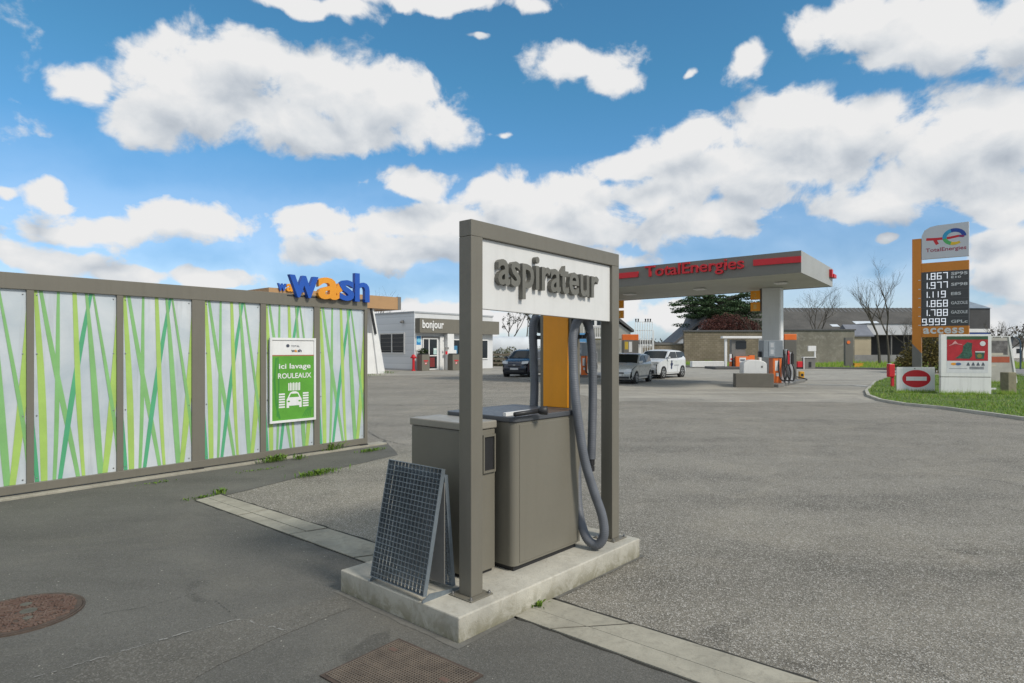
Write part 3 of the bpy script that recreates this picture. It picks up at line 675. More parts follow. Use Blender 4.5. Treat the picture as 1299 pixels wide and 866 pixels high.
# bins, hydrant
def kloc(px,py,dz=0):
    x,y=G(px,py); return (x,y,dz)
def litter(px,py,lab):
    t=thing('litter_bin',lab,'bin',kloc(px,py),AU,'grey bins by the shop door')
    B(-.38,.38,-.3,.3,0,1.25).build('body',TAUPE,t,bevel=.02); B(-.34,.34,-.26,.26,1.251,1.33).build('lid',DARK,t)
    q=MB(); q.rect(-.2,.22,.72,.82,-.303); q.rect(-.1,.1,.5,.66,-.303); q.build('label_patch',RED,t)
    q=MB(); q.rect(-.06,.06,.54,.62,-.306); q.build('pictogram',WHITE,t)
litter(537,470.2,'grey litter bin left of the shop glass door'); litter(575.5,469.5,'grey litter bin beside the white pillar in front of the shop window')
t=thing('flower_pots','dark leafy pots standing on the bin by the shop door','plant',WP(537,450,49)); MB().leaves((0,0,.25),(.45,.3,.3),160,.1,seed=4).build('foliage',leafmat('dark_leaf',[(.02,.04,.015),(.05,.08,.02)]),t)
MB().lathe([(.12,-.05),(.16,.12),(.001,.12)]).build('pot',DARK,t)
t=thing('hydrant','red fire hydrant post standing at the shop corner','hydrant',kloc(524.5,470.3))
MB().lathe([(.16,0),(.16,.08),(.10,.1),(.10,.95),(.16,.97),(.17,1.1),(.12,1.22),(.02,1.27)],n=16).build('barrel',RED,t); B(-.22,.22,-.06,.06,.97,1.07).build('outlet',RED,t)
# tank, rail fence, hedge behind the dark car
t=thing('gas_tank','horizontal white gas tank with domed end beyond the rail fence','tank',(3.6,66,0))
TW=mat('tank_white',(.62,.65,.68),.35,0,.08,1)
q=MB(); q.smooth=True; q.lathe([(.1,-7.5),(.8,-7.3),(1.35,-6.6),(1.5,-6.2),(1.5,0),(1.35,.4),(.8,1.0),(.1,1.25)],0,0,28,'x',1.5); q.build('shell',TW,t)
B(-5.5,-5.1,-1,1,0,.5).build('saddle',GREY,t); B(-.8,-.4,-1,1,0,.5).build('saddle',GREY,t)
t=thing('rail_fence','weathered wooden post and rail fence behind the dark car','fence',(-1.9,60,0))
WOOD=mat('old_wood',(.15,.13,.10),.9,0,.2,2)
for z in (.35,.75,1.15): B(0,7.5,-.03,.03,z-.09,z+.09).build('rail',WOOD,t)
for k in range(6): B(k*1.5,k*1.5+.12,.031,.13,0,1.4).build('post',WOOD,t)
B(4.1,4.3,-.3,-.1,0,3.0).build('pole',DARK,t)
HEDG=leafmat('hedge_leaf',[(.05,.06,.03),(.08,.09,.035),(.12,.12,.06),(.06,.08,.03)])
t=thing('hedge','low brown green hedge in front of the white tank','hedge',(1.2,62,0)); q=MB()
for k in range(9): q.leaves((-3.2+k*.95,0,.75+.15*(k%3)),(.75,.5,.95),330,.11,seed=30+k)
q.build('foliage',HEDG,t); B(-3.4,4.6,-.04,.04,.0,.5).build('stems',BARK,t)
# ================================================================ trees
def bare_tree(name,label,loc,h,spread,seed,th=.18,depth=6,mat_=BARK,lean=0,first=.35,leaves=None,kids=(2,3)):
    q=random.Random(seed); t=thing(name,label,'tree',loc); tr=MB(); br=MB(); tips=[]
    def grow(p,d,L,r,k,mb):
        n=3; pts=[p]; dd=d.copy()
        for i in range(n):
            g_=.03 if k==depth else .11
            dd=(dd+Vector((q.gauss(0,g_),q.gauss(0,g_),q.gauss(0,.05)+(.04 if k<depth else 0)))).normalized(); pts.append(pts[-1]+dd*L/n)
        mb.tube(pts,r,5 if k>3 else 3,r*.62,cap=False)
        if k<=0: tips.append(pts[-1]); return
        for i in range(q.randint(*kids)):
            nd=(dd+Vector((q.gauss(0,spread),q.gauss(0,spread),q.uniform(-.05,.35)))).normalized()
            b=pts[q.choice((1,2,3,3))] if k<depth else pts[3]
            grow(b,nd,L*q.uniform(.62,.85),r*.58,k-1,br)
    grow(Vector((0,0,0)),Vector((lean,0,1)).normalized(),h*first,th,depth,tr)
    tr.build('trunk',mat_,t); br.build('branches',mat_,t)
    if leaves:
        f=MB(); qq=random.Random(seed+1)
        for p in tips:
            if qq.random()<leaves[0]: f.leaves(p,(leaves[1],)*3,leaves[2],leaves[3],seed=qq.randint(0,9999))
        f.build('crown',leaves[4],t)
    return t
bare_tree('bare_tree','bare spreading tree behind the wall just right of the canopy column',WP(1034,443,76)[:2]+(0,),8.2,.55,51,.13,7,first=.36,kids=(2,3))
bare_tree('bare_tree','tallest bare tree with upright twigs left of the price totem',WP(1116,443,62)[:2]+(0,),8.1,.24,12,.15,7,first=.40)
bare_tree('bare_tree','slimmer bare tree in front of the dark barn opening',WP(1128,443,60)[:2]+(0,),7.6,.30,13,.13,7,first=.4)
bare_tree('bare_tree','low forked bare tree beside the orange totem post',WP(1149,443,56)[:2]+(0,),5.0,.55,14,.12,7,first=.28)
bare_tree('bare_tree','thin bare tree half hidden behind the canopy column',WP(964,443,78)[:2]+(0,),6.6,.35,15,.12,5)
bare_tree('ivy_tree','sparse tree with dark leaf clumps behind the white tank',WP(645,443,75)[:2]+(0,),7.0,.50,21,.16,5,leaves=(.30,.30,22,.12,leafmat('ivy',[(.01,.02,.01),(.03,.045,.02)])))
bare_tree('ivy_tree','leafy clumped tree seen just left of the vacuum hoses',WP(668,443,73)[:2]+(0,),6.6,.50,25,.16,5,leaves=(.30,.30,22,.12,MATS['ivy']))
# twig poking over the wash bay roof
bare_tree('bare_tree','small twiggy tree top showing above the tan roof',WP(482,443,60)[:2]+(0,),6.6,.30,19,.10,5)
# cedar
CED=leafmat('cedar_needles',[(.02,.045,.016),(.04,.08,.03),(.07,.115,.05),(.03,.06,.025)])
cx,cy,_=WP(914,443,88)
t=thing('cedar','large dark green cedar with flat layered boughs above the boundary wall','tree',(cx,cy,0))
q=MB(); q.tube([(0,0,0),(.1,0,3),(0,0,6),(.1,0,8.6)],.5,8,.1); q.tube([(-.1,0,3),(-1.6,0,5.2),(-2.4,0,7.6)],.3,6,.08); q.tube([(.1,0,3),(1.4,0,5.5),(2.0,0,7.6)],.28,6,.08); q.build('trunk',BARK,t)
q=MB(); bq=MB(); rr_=random.Random(5)
for k in range(190):
    z=rr_.uniform(3.6,9.3) if k<40 else rr_.uniform(6.2,9.3); mx=6.3*(1-max(0,(z-7.6)/3.0)**1.6)+.6; a=rr_.uniform(0,6.28); rad=mx*rr_.uniform(.25,1.0)
    x=rad*math.cos(a)+(.4 if z<7 else 0); y=rad*math.sin(a)*.8; z-=.10*rad*.3
    s=rr_.uniform(.7,1.45)*(1.15-.05*z)
    q.leaves((x,y,z),(s*1.35,s*1.1,s*.20+.06),130,.16,.3,seed=500+k)
    bq.tube([(0,0,z-.35-rad*.12),(x*.6,y*.6,z-.15),(x,y,z-.05)],.06,4,.02)
q.build('crown',CED,t); bq.build('branches',BARK,t)
# red shrub
cx,cy,_=WP(922,443,80)
t=thing('red_shrub','broad reddish brown bare shrub rising behind the stone wall','shrub',(cx,cy,0))
q=MB(); q.smooth=False
for k,(x,s) in enumerate(((-2.4,1.2),(-1.3,1.7),(0,2.0),(1.2,1.8),(2.3,1.4),(3.0,.9))): q.leaves((x,0,4.3),(1.3,1.0,s*1.05),2600,.085,seed=700+k)
q.build('crown',leafmat('red_twigs',[(.05,.018,.014),(.10,.035,.028),(.15,.06,.05),(.07,.03,.022)]),t)
q=MB()
for k in range(70):
    a=rr_.uniform(0,3.14); q.tube([(rr_.uniform(-1,1),0,.5),(3.4*math.cos(a)*.7,rr_.uniform(-1,1),3.0),(3.6*math.cos(a),rr_.uniform(-1,1),3.2+2.5*math.sin(a))],.03,3,.008)
q.build('branches',BARK,t)
# ================================================================ walls and buildings behind the station
STONE=brick('wall_stone',(.21,.175,.12),(.27,.225,.165),(.14,.12,.09),1.1)
def xat(px,D): return (px-CX)/F*D
def zat(py,D): return CH+(HZ-py)/F*D
D=70
x0,x1,x2=xat(868,D),xat(972,D),xat(1084,D)
t=thing('stone_wall','long beige block wall with slate coping behind the forecourt','wall',(x0,D,0))
w=x1-x0+1; zt=zat(420.5,D)
B(0,w,0,.4,0,zt).build('masonry',STONE,t); B(-.1,w,-.12,.5,zt+.002,zt+.16).build('coping',mat('slate_coping',(.10,.10,.105),.6),t); 
RW=concrete('stained_render',(.21,.195,.16),(.48,.46,.42),.38,.45,.2)
t=thing('rendered_wall','grey stained rendered wall with pale blotches right of the column','wall',(x0+w+.01,D,0))
w2=x2-x0-w; zt2=zat(419,D)
B(0,w2,0,.4,0,zt2).build('masonry',RW,t); B(0,w2+.1,-.12,.5,zt2+.002,zt2+.16).build('coping',mat('slate_coping2',(.10,.10,.105),.6),t)
t=thing('low_wall','lower beige block wall beyond the white car','wall',(xat(815,71),71,0))
B(0,xat(868,71)-xat(815,71)-.05,0,.4,0,zat(437,71)).build('masonry',STONE,t); B(0,xat(868,71)-xat(815,71)-.05,-.1,.5,zat(437,71)+.002,zat(437,71)+.15).build('coping',GREY,t)
SLATE=mat('slate_roof',(.10,.098,.098),.55,0,.25,.8); OLDR=mat('fibre_roof',(.085,.08,.072),.8,0,.3,.4)
def gable(name,label,loc,w,d,h,rh,wall,roof,rot=0,cat='house'):
    t=thing(name,label,cat,loc,rot); q=B(0,w,0,d,0,h).build('wall',wall,t)
    o=.25; r=MB().add([(-o,-o,h-.02),(w+o,-o,h-.02),(w+o,d/2,h+rh),(-o,d/2,h+rh),(-o,d+o,h-.02),(w+o,d+o,h-.02),(-o,-o,h-.17),(w+o,-o,h-.17),(-o,d+o,h-.17),(w+o,d+o,h-.17)],[(0,1,2,3),(3,2,5,4),(0,6,7,1),(4,5,9,8),(6,8,9,7),(0,3,4,8,6),(1,7,9,5,2)]).build('roof',roof,t)
    return t,r
# long barn with old roof
D=90
gx0,gx1=xat(955,D),xat(1228,D)
t,r=gable('barn','long barn with dark weathered roof and skylights behind the walls',(gx0,D,0),gx1-gx0,16,zat(418,D),zat(388,D+8)-zat(418,D)-.3,mat('barn_wall',(.05,.048,.044),.9),OLDR,cat='barn')
# ridge light strip + skylights
hh=zat(418,D); rh=zat(388,D+8)-hh-.3
def onroof(px,f,w,s,name,m):
    x=xat(px,D+8*f)-gx0; y=-.25+8.25*f; z=hh+ (rh+.02)*f
    n=8.25*s; MB().add([(x,y,z+.03),(x+w,y,z+.03),(x+w,y+n,z+.03+rh*s),(x,y+n,z+.03+rh*s)],[(0,1,2,3)]).build(name,m,t)
SKY_=mat('skylight_white',(.62,.66,.70),.3)
onroof(1055,.12,1.1,.10,'skylight',SKY_); onroof(1090,.10,3.6,.26,'roof_light',SKY_)
q=MB(); 
for k in range(46):
    x=(gx1-gx0)*k/46; q.add([(x,6.4,hh+rh*.80+.05),(x+.16,6.4,hh+rh*.80+.05),(x+.16,8,hh+rh+.06),(x,8,hh+rh+.06)],[(0,1,2,3)])
q.build('ridge_strips',mat('pale_strip',(.16,.165,.17),.6),t)
# open shed in front: dark opening with white gutter
D=80; a,b=xat(1100,D),xat(1228,D)
t=thing('open_shed','open fronted shed with white eaves band and black interior','shed',(a,D,0)); w=b-a
zt=zat(411,D); zb=zat(424.5,D)
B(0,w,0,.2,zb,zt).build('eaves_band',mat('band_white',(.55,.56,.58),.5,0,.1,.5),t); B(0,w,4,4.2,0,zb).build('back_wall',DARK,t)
B(0,w,-.1,4.3,zt+.002,zt+.12).build('roof',SLATE,t)
for k in range(5): B(w*k/4-.12*(k==4),w*k/4+.12,.25,.45,0,zb-.002).build('post',GREY,t)
B(xat(1083,74)-a,xat(1163,74)-a,-6,-5.7,0,zat(450,74)).build('low_front_wall',concrete('grey_block',(.24,.24,.23),(.1,.1,.1),.4,.6,.2),t)
# beige lean-to
D=76; a,b=xat(1080,D),xat(1105,D)
gable('outbuilding','small beige outbuilding with slate roof at the end of the grey wall',(a,D,0),b-a,3.2,zat(425,D),1.35,mat('beige_wall',(.42,.36,.25),.8,0,.1,1),mat('slate_light',(.17,.18,.21),.5,0,.2,1))
# clad block right
D=84; a,b=xat(1226,D),xat(1256,D)
t=thing('clad_block','dark corrugated block with pale roof edge right of the totem','building',(a,D,0))
q=MB(); w=b-a
for k in range(24): q.box(w*k/24,w*(k+.6)/24,-.06,.0,2.5,zat(391,D))
q.box(0,w,.001,6,0,zat(391,D)); q.build('cladding',mat('grey_cladding',(.11,.11,.112),.7,0,.15,1),t)
MB().add([(-.1,-.2,zat(391,D)+.01),(w+.1,-.2,zat(391,D)+.01),(w+.1,5,zat(380,D+5)),(-.1,5,zat(380,D+5)),(-.1,6,zat(391,D)),(w+.1,6,zat(391,D))],[(0,1,2,3),(3,2,5,4),(0,3,4),(1,5,2)]).build('roof',mat('blue_grey_roof',(.22,.26,.30),.5,0,.2,1),t)
q=B(-.5,w*.95,-.25,-.07,zat(431,D),zat(421.5,D)).build('blue_sign_board',mat('deep_blue',(.02,.05,.2),.4),t); B(-.5,w*.95,-.25,-.07,zat(421.4,D),zat(417,D)).build('white_band',WHITE,t)
# slate house left of cedar
D=92; a,b=xat(884,D),xat(975,D)
t,r=gable('slate_house','white house with steep slate roof half hidden by the cedar',(a,D,0),b-a,8,zat(418,D),zat(397,D+4)-zat(418,D),mat('house_white',(.5,.52,.55),.8),SLATE)
t=thing('gabled_house','white gable of a house left of the cedar','house',(xat(856,86),86,0))
MB().prism([(0,0),(3.9,0),(3.9,5.1),(2.2,3.6),(0,2.6)],0,7).build('wall',mat('house_white2',(.48,.51,.55),.8),t)
MB().prism([(-.5,2.3),(-.3,2.1),(4.3,6.0),(4.3,6.4)],-.3,7.2).build('roof',SLATE,t)
B(-8,-.1,.5,5,0,2.3).build('annexe_wall',WHITE,t); B(-8.2,-.1,.3,5.2,2.302,2.62).build('annexe_roof',SLATE,t); B(-6.5,-3,1,4,2.622,3.0).build('roof_plant',GREY,t)
# house glimpsed through the sign frame
D=80
t=thing('balcony_house','house with slate gable and white balcony seen through the sign frame','house',(xat(734,D),D,0)); k_=D/F
MB().prism([(0,0),(6.7,0),(6.7,zat(421,D)),(4.3,zat(403,D)),(0,zat(400,D))],.6,6).build('wall',mat('cream_wall',(.36,.36,.33),.8,0,.1,1),t)
MB().prism([(-.2,zat(398,D)),(4.3,zat(400,D)),(7.1,zat(421,D)),(7.1,zat(418,D)),(4.4,zat(396,D)),(-.2,zat(394,D))],.3,6.4).build('roof',SLATE,t)
w=B(.9,3.6,.45,.599,zat(414,D),zat(404,D)).build('window',WHITE,t)
B(1.25,2.05,.42,.449,zat(412,D),zat(406,D)).build('pane',BLACKG,w); B(2.4,3.2,.42,.449,zat(412,D),zat(406,D)).build('pane',BLACKG,w)
q=MB(); q.box(.6,3.9,-.1,0,zat(429,D),zat(427,D)); q.box(.6,3.9,-.1,0,zat(415.5,D),zat(414.8,D))
for k in range(14): q.box(.6+k*.25,.66+k*.25,-.08,-.02,zat(427,D),zat(415.6,D))
q.build('balcony',WHITE,t)
B(.2,6.4,-1.5,-.2,zat(431,D),zat(429.6,D)).build('awning',mat('olive_awning',(.12,.11,.05),.8),t)
# white lattice rack
D=66
t=thing('lattice_rack','tall white tubular lattice rack with capped uprights behind the parked cars','rack',(xat(806,D),D,0))
W_=xat(827.5,D)-xat(806,D); zt=zat(408,D)
q=MB(); 
for k in range(8): x=W_*k/7; q.tube([(x,0,0),(x,0,zt)],.035,6)
q.build('uprights',WHITE,t)
q=MB()
for z in (zt,zat(419,D),zat(431,D),zat(437,D),zat(440,D)): q.tube([(0,.08,z),(W_,.08,z)],.04,6)
q.build('cross_bars',WHITE,t)
for k in (0,1,4,5,6): x=W_*k/7+.05; MB().tube([(x,0,zt),(x,0,zt+.32)],[.05,.09],6).build('cap',DARK,t)
q=MB(); q.box(W_+.1,W_+.18,0,.1,0,zat(419,D)); q.box(0,W_+.1,.4,.5,2.0,2.15); q.build('side_post',WHITE,t)
# far woodland and right-hand street
FW=leafmat('far_wood',[(.03,.04,.025),(.06,.07,.045),(.09,.085,.06),(.05,.055,.03)])
q=MB(); rr2=random.Random(3)
for k in range(120):
    x=-140+k*3.2+rr2.uniform(-1,1); h=rr2.uniform(1.5,3.2); q.leaves((x,150+rr2.uniform(-6,6),h*.6),(3,2.5,h),120,.42,seed=900+k)
tag(q.build('woodland',FW),'distant low tree belt along the horizon','woodland',kind='stuff')
BRT=leafmat('bare_wood',[(.07,.06,.05),(.11,.095,.08),(.15,.13,.11)])
q=MB()
for k in range(26):
    x=118+k*4.5+rr2.uniform(-1,1); y=158+rr2.uniform(-4,18); h=rr2.uniform(3.6,5.6); q.leaves((x,y,h*.7),(4,3,h),210,.5,seed=1200+k)
tag(q.build('woodland',BRT),'greyish leafless wood on the rise at the right edge','woodland',kind='stuff')
sheet('hill',[(100,175),(420,175),(420,400),(80,400)],0,EARTH,thick=3.0)
for i,(px,D,h,lab) in enumerate(((1262,60,4.6,'bare twiggy tree behind the leaning sign'),(1281,74,4.6,'bare tree with fine twigs left of the blue street lamp'),(1296,68,4.0,'bare tree at the extreme right edge'),(1270,88,4.6,'furthest bare tree along the right hand street'))):
    bare_tree('bare_tree',lab,WP(px,443,D)[:2]+(0,),h,.5,40+i,.12,6)
# ochre conifer clump behind the totem
OCH=leafmat('ochre_needles',[(.05,.045,.012),(.12,.10,.025),(.17,.13,.035),(.03,.03,.01)])
x,y=xat(1180,44),44
t=thing('ochre_shrub','large ochre and dark green conifer bush behind the totem and no entry sign','shrub',(x,y,.06))
q=MB()
for k,(dx,dz,s) in enumerate(((0,1.5,1.5),(.9,1.2,1.2),(-.9,1.0,1.1),(.4,2.1,1.0),(-.2,.6,1.6),(1.3,.6,1.1),(-1.5,.6,.8))): q.leaves((dx,rr2.uniform(-.6,.6),dz),(s,s,s*.7),850,.09,seed=300+k)
q.build('foliage',OCH,t); MB().tube([(0,0,-.1),(0,0,1.5)],.12,6,.05).build('trunk',BARK,t)
x,y=xat(1257,40),40
t=thing('dark_shrub','rounded dark green shrub behind the poster board','shrub',(x,y,.06)); MB().leaves((0,0,.7),(.9,.8,.9),900,.08,seed=77).build('foliage',leafmat('dark_shrub',[(.015,.035,.01),(.04,.07,.02)]),t); MB().tube([(0,0,-.1),(0,0,.6)],.06,6,.03).build('trunk',BARK,t)
x,y=xat(1276,62),62
# street lamp
D=50; t=thing('street_lamp','slim blue grey street lamp with curved head at the right edge','street lamp',(xat(1294.5,D),D,.0)); 
LB=mat('lamp_blue',(.05,.09,.13),.5)
MB().tube([(0,0,0),(0,0,1.6),(0,0,2.15),(-.1,0,2.45),(-.42,0,2.62),(-.62,0,2.60)],.06,8,.035).build('pole',LB,t); MB().lathe([(.05,.0),(.13,.03),(.13,.07),(.03,.1)],-.66,0,12,z=2.55).build('lamp_head',DARK,t)
# distant cottages / white van on the street
t=thing('cottage','tiny white cottage with dark roof far down the street','cottage',(xat(1284,120),120,0)); B(0,5,0,5,0,2.3).build('wall',WHITE,t); MB().prism([(-.3,2.3),(5.3,2.3),(4.7,3.9),(.3,3.9)],-.2,5.2).build('roof',SLATE,t); q=MB(); q.box(.8,1.6,-.03,-.002,.9,1.8); q.box(3,3.8,-.03,-.002,.9,1.8); q.build('window',BLACKG,t)
# ================================================================ canopy
CA=-36; cp=Pl(11.0,24.0,CA); CZ0,CZ1=4.60,5.42
def SB(*a): return MB().box(*a,tf=lambda v:Vector((v.x,v.y,v.z+.016*v.x)))
t=thing('canopy','flat taupe station canopy with red stripe and raised red TotalEnergies lettering','canopy',(11.0,24.0,0),CA)
LC=14.5; WC=6.8
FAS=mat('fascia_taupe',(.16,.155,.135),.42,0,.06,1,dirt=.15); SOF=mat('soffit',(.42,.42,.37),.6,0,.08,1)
FASE=mat('fascia_sunlit',(.36,.36,.34),.45,0,.06,1)  # sunlit tone of the end fascias painted in, paler than the shaded front
SB(-LC+.06,-.06,.06,WC-.06,CZ0-.0,CZ0+.06).build('soffit',SOF,t)
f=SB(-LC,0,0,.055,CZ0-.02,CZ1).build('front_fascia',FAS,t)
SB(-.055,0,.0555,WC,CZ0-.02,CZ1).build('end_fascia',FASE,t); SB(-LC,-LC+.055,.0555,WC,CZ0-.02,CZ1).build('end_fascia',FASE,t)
SB(-LC+.056,-.056,WC-.055,WC,CZ0-.02,CZ1).build('rear_fascia',FAS,t)
SB(-LC+.056,-.056,.056,WC-.056,CZ1-.12,CZ1-.04).build('roof_deck',GREY,t)
q=MB(); s=cp.t
zr0,zr1=CZ0+.36,CZ0+.60
q.box(s(956),.01,-.07,-.001,zr0,zr1); q.build('red_stripe',RED,t)
q=SB(-LC,s(810),-.07,-.001,zr0,zr1); q.build('red_stripe',RED,t)
q=MB(); q.box(.0005,.12,WC-.9,WC-.6,zr0,zr1+.1); q.box(.0005,.16,WC-.6,WC+.05,zr0,zr0+.16); q.build('red_tail',RED,t)
a,b=s(819),s(944); MB().text('TotalEnergies',a,CZ0+.17+.016*a,b-a,.62,-.003,.10,bold=.012,slope=.016*(b-a)).build('lettering',RED,f)
q=MB()
for i in range(4): q.box(-LC+2+i*3.6,-LC+2.5+i*3.6,3,3.5,CZ0-.07+.016*(-LC+2+i*3.6),CZ0-.02+.016*(-LC+2+i*3.6))
q.build('downlight',WHITE,t)
COLM=mat('column_white',(.60,.61,.60),.5,0,.06,1,dirt=.1)
def column(u,v,side=-1.02):
    x,y=u,v
    c=B(x-.47,x+.30,y-.3,y+.3,0,CZ0+.016*x-.01).build('column',COLM,t)
    B(x+.301,x+.36,y-.28,y+.28,0,CZ0+.016*x-.02).build('lit_edge',mat('lit_edge_white',(.75,.75,.75),.4),c)  # added strip, its white colour stands in for the column's lit right edge
    for k in range(2):
        z=CZ0+.016*x-.52-k*.55; p=B(x+side,x+side+.44,y-.22,y-.12,z,z+.42).build('pump_number',ORANGE,t); MB().text(str(2-k),x+side+.14,z+.09,.14,.24,y-.222,.01).build('number',mat('amber_digit',(.75,.45,.12),.5),p)
    B(*((x-.62,x-.52) if side<0 else (x+.361,x+.44)),y-.15,y-.1,CZ0-1.2,CZ0+.016*x-.01).build('bracket',GREY,t)
column(-2.34,5.7); column(-10.95,5.7,.42)
# ---------------------------------------------------------------- pump island (local frame: x right-nearer, y away)
def island(ox,oy,labs,front=True):
    """origin = near end of the island, +y runs away along the driving direction"""
    isl=thing('pump_island',labs[0],'kerb',(ox,oy,0),AV+8,'pump islands'); B(-.75,.75,0,6.2,0,.14).build('kerb_block',GREY,isl,bevel=.02)
    return isl
ix,iy=G(957,491.5)
islA=thing('pump_island','raised kerb island under the nearer fuel pump','kerb',(ix,iy,0),AU-90+6)
B(-.95,.85,.6,6.4,0,.14).build('kerb_block',GREY,islA,bevel=.02)
t=thing('impact_barrier','low dark taupe concrete barrier at the near end of the pump island','barrier',(ix,iy,0),-6)
B(-.78,.82,0,.5,0,.6).build('block',mat('barrier_taupe',(.13,.12,.10),.7,0,.12,2),t,bevel=.02)
x,y=ix+.30,iy+.95
t=thing('sand_bin','white rounded plastic container with domed top behind the barrier','container',(x,y,.14),-6)
prof=[(-.50,0),(.50,0),(.50,.84)]+[(.50*math.cos(R(a)),.84+.21*math.sin(R(a))) for a in range(10,180,10)]+[(-.50,.84)]
MB().prism(prof,-.35,.35).build('body',WHITE,t,bevel=.03); B(.26,.33,-.36,-.351,.70,.79).build('latch',GREY,t)
def pump(loc,rot,lab):
    t=thing('fuel_pump',lab,'fuel pump',loc,rot,'fuel pumps')
    B(.0,.37,-.3,.3,0,1.12).build('cabinet',ORANGE2,t,bevel=.01)
    q=MB(); q.rect(.08,.28,.55,1.0,-.303); q.rect(.12,.24,.3,.45,-.303); q.build('instruction_plate',WHITE,t)
    h=B(-.44,.42,-.34,.34,1.14,1.92).build('display_head',mat('pump_grey',(.22,.25,.28),.4,0,.1,3),t,bevel=.02)
    q=MB(); q.box(-.20,.06,-.36,-.3405,1.22,1.86); q.build('display',mat('pump_display',(.32,.36,.40),.25),h)
    q=MB(); q.box(-.14,0,-.365,-.3605,1.6,1.8); q.box(-.14,0,-.365,-.3605,1.3,1.5); q.build('keypad',mat('pale_plastic',(.5,.52,.55),.5),h)
    q=MB(); q.box(-.56,-.445,-.1,.1,1.16,1.42); q.box(.425,.52,-.2,.2,1.16,1.45); q.build('nozzle_holder',DARK,t)
    for i,(x,c) in enumerate(((.46,DARK),(.64,RED),(.82,DARK))):
        q=MB(); q.box(x-.02+.02,x+.09,-.28,-.14,.85,1.3); q.tube([(x+.03,-.2,1.3),(x+.03,-.3,1.42),(x+.03,-.34,1.30)],.035,6); q.build('nozzle',c,t)
        hq=MB(); hq.smooth=True; hq.tube(smoothp([Vector(p) for p in ((x+.03,-.22,.88),(x+.1,-.4,.5),(x-.02,-.5,.12),(x-.2,-.42,.25),(x-.22,-.3,.9),(x-.15,-.2,1.5))],6),.035,8); hq.build('hose',DARK,t)
    for k in range(3): B(.46+k*.2,.57+k*.2,.02,.3,.0,1.66-.14*k).build('hose_mast',mat('pale_plastic',(.5,.52,.55),.5),t)
    return t
x,y=xat(978,28.7),28.7
p0=pump((x,y,.14),-4,'grey headed orange fuel pump with hoses in front of the right canopy column')
# pylon with orange cap
def pylon(px0,px1,py0,py1,D,lab):
    t=thing('pump_pylon',lab,'pylon',(xat(px0,D),D,.0),AV+40,'grey pump pylons with orange caps'); w=xat(px1,D)-xat(px0,D)
    zt=zat(py0,D); zc=zat(py1,D)
    B(0,w,0,.35,0,zc-.002).build('panel',mat('pylon_grey',(.13,.125,.11),.5,0,.08,1),t,bevel=.02); B(0,w,0,.35,zc,zt).build('cap',ORANGE2,t,bevel=.02)
    return t
pylon(995,1010.5,423.5,431,33.5,'tall grey pylon with orange cap right of the nearer pump')
pz=pylon(789.5,810,424,431.5,37,'grey pylon with orange cap behind the silver hatchback')
q=MB(); q.rect(.08,.62,1.4,2.2,-.012); q.build('screen_surround',GREY,pz); q=MB(); q.rect(.14,.34,1.65,2.1,-.016); q.build('yellow_notice',mat('yellow_notice',(.6,.42,.05),.5),pz); q=MB(); q.rect(.38,.56,1.5,2.1,-.016); q.build('pale_notice',WHITE,pz)
x,y=G(1016,480.5); t=thing('yellow_box','small yellow equipment box at the far end of the pump island','box',(x,y,0)); B(-.1,.14,-.12,.12,.02,.42).build('case',mat('box_yellow',(.65,.33,.02),.5),t,bevel=.02); B(-.05,.09,-.128,-.121,.15,.3).build('lid',DARK,t)
# loose hose on ground
x,y=G(1010,482); t=thing('air_hose','black air hose coiled loosely on the ground beside the island','hose',(x,y,.02)); q=MB(); q.smooth=True; q.tube(smoothp([Vector(p) for p in ((-1.4,.3,.9),(-1.1,.1,.3),(-.5,0,.22),(.1,.1,.15),(.45,-.1,.05),(.3,-.5,.03),(-.1,-.3,.05),(-.3,.2,.3))],6),.035,6); q.build('hose',DARK,t)
# second island pumps glimpsed through the frame
p1=copy_thing(p0,(xat(737,37.5),37.5,.14),-4,'grey and orange fuel pump seen between the vacuum hose and the sign post')
t=thing('pump_island','raised kerb island of the further fuel pump behind the sign post','kerb',(xat(748,37),37,0),AV+6); B(-1.7,2.2,0,6,0,.14).build('kerb_block',GREY,t,bevel=.02)
t=thing('flag_sign','small blue and white flag sign above the further pump','sign',(xat(739,38.5),38.5,0)); B(-.03,.03,0,.05,.14,2.4).build('pole',GREY,t); B(-.3,.28,-.03,-.001,1.75,2.65).build('blade',mat('sky_blue_sign',(.12,.35,.65),.5),t); q=MB(); q.rect(-.2,.18,1.85,2.1,-.034); q.build('white_print',WHITE,t)
# ---------------------------------------------------------------- payment area
D=54
t=thing('payment_gantry','white goal shaped gantry over the payment terminal','gantry',(xat(917,D),D,0)); w=xat(968,D)-xat(917,D)
B(-.1,w,-.3,.3,zat(429.2,D),zat(426.3,D)).build('top_beam',WHITE,t,bevel=.02)
for x in (.15,w-.35): B(x,x+.18,-.1,.1,0,zat(429.3,D)).build('post',WHITE,t)
t=thing('payment_terminal','grey and orange self service terminal with black screen under the white gantry','terminal',(xat(931,D),D,0)); 
B(-.2,1.0,.0,.5,0,2.5).build('housing',GREY,t,bevel=.02); B(.18,1.05,-.05,-.001,1.7,2.35).build('screen',BLACKG,t); B(.05,1.25,-.35,-.052,.02,1.05).build('orange_front',ORANGE2,t,bevel=.02); B(1.26,1.7,-.2,.2,.02,1.15).build('side_module',ORANGE2,t)
q=MB(); q.rect(.35,.9,.55,.95,-.353); q.build('notice',WHITE,t); q=MB(); q.rect(.42,.82,.68,.80,-.356); q.build('print',mat('ink',(.06,.07,.10),.5),t)
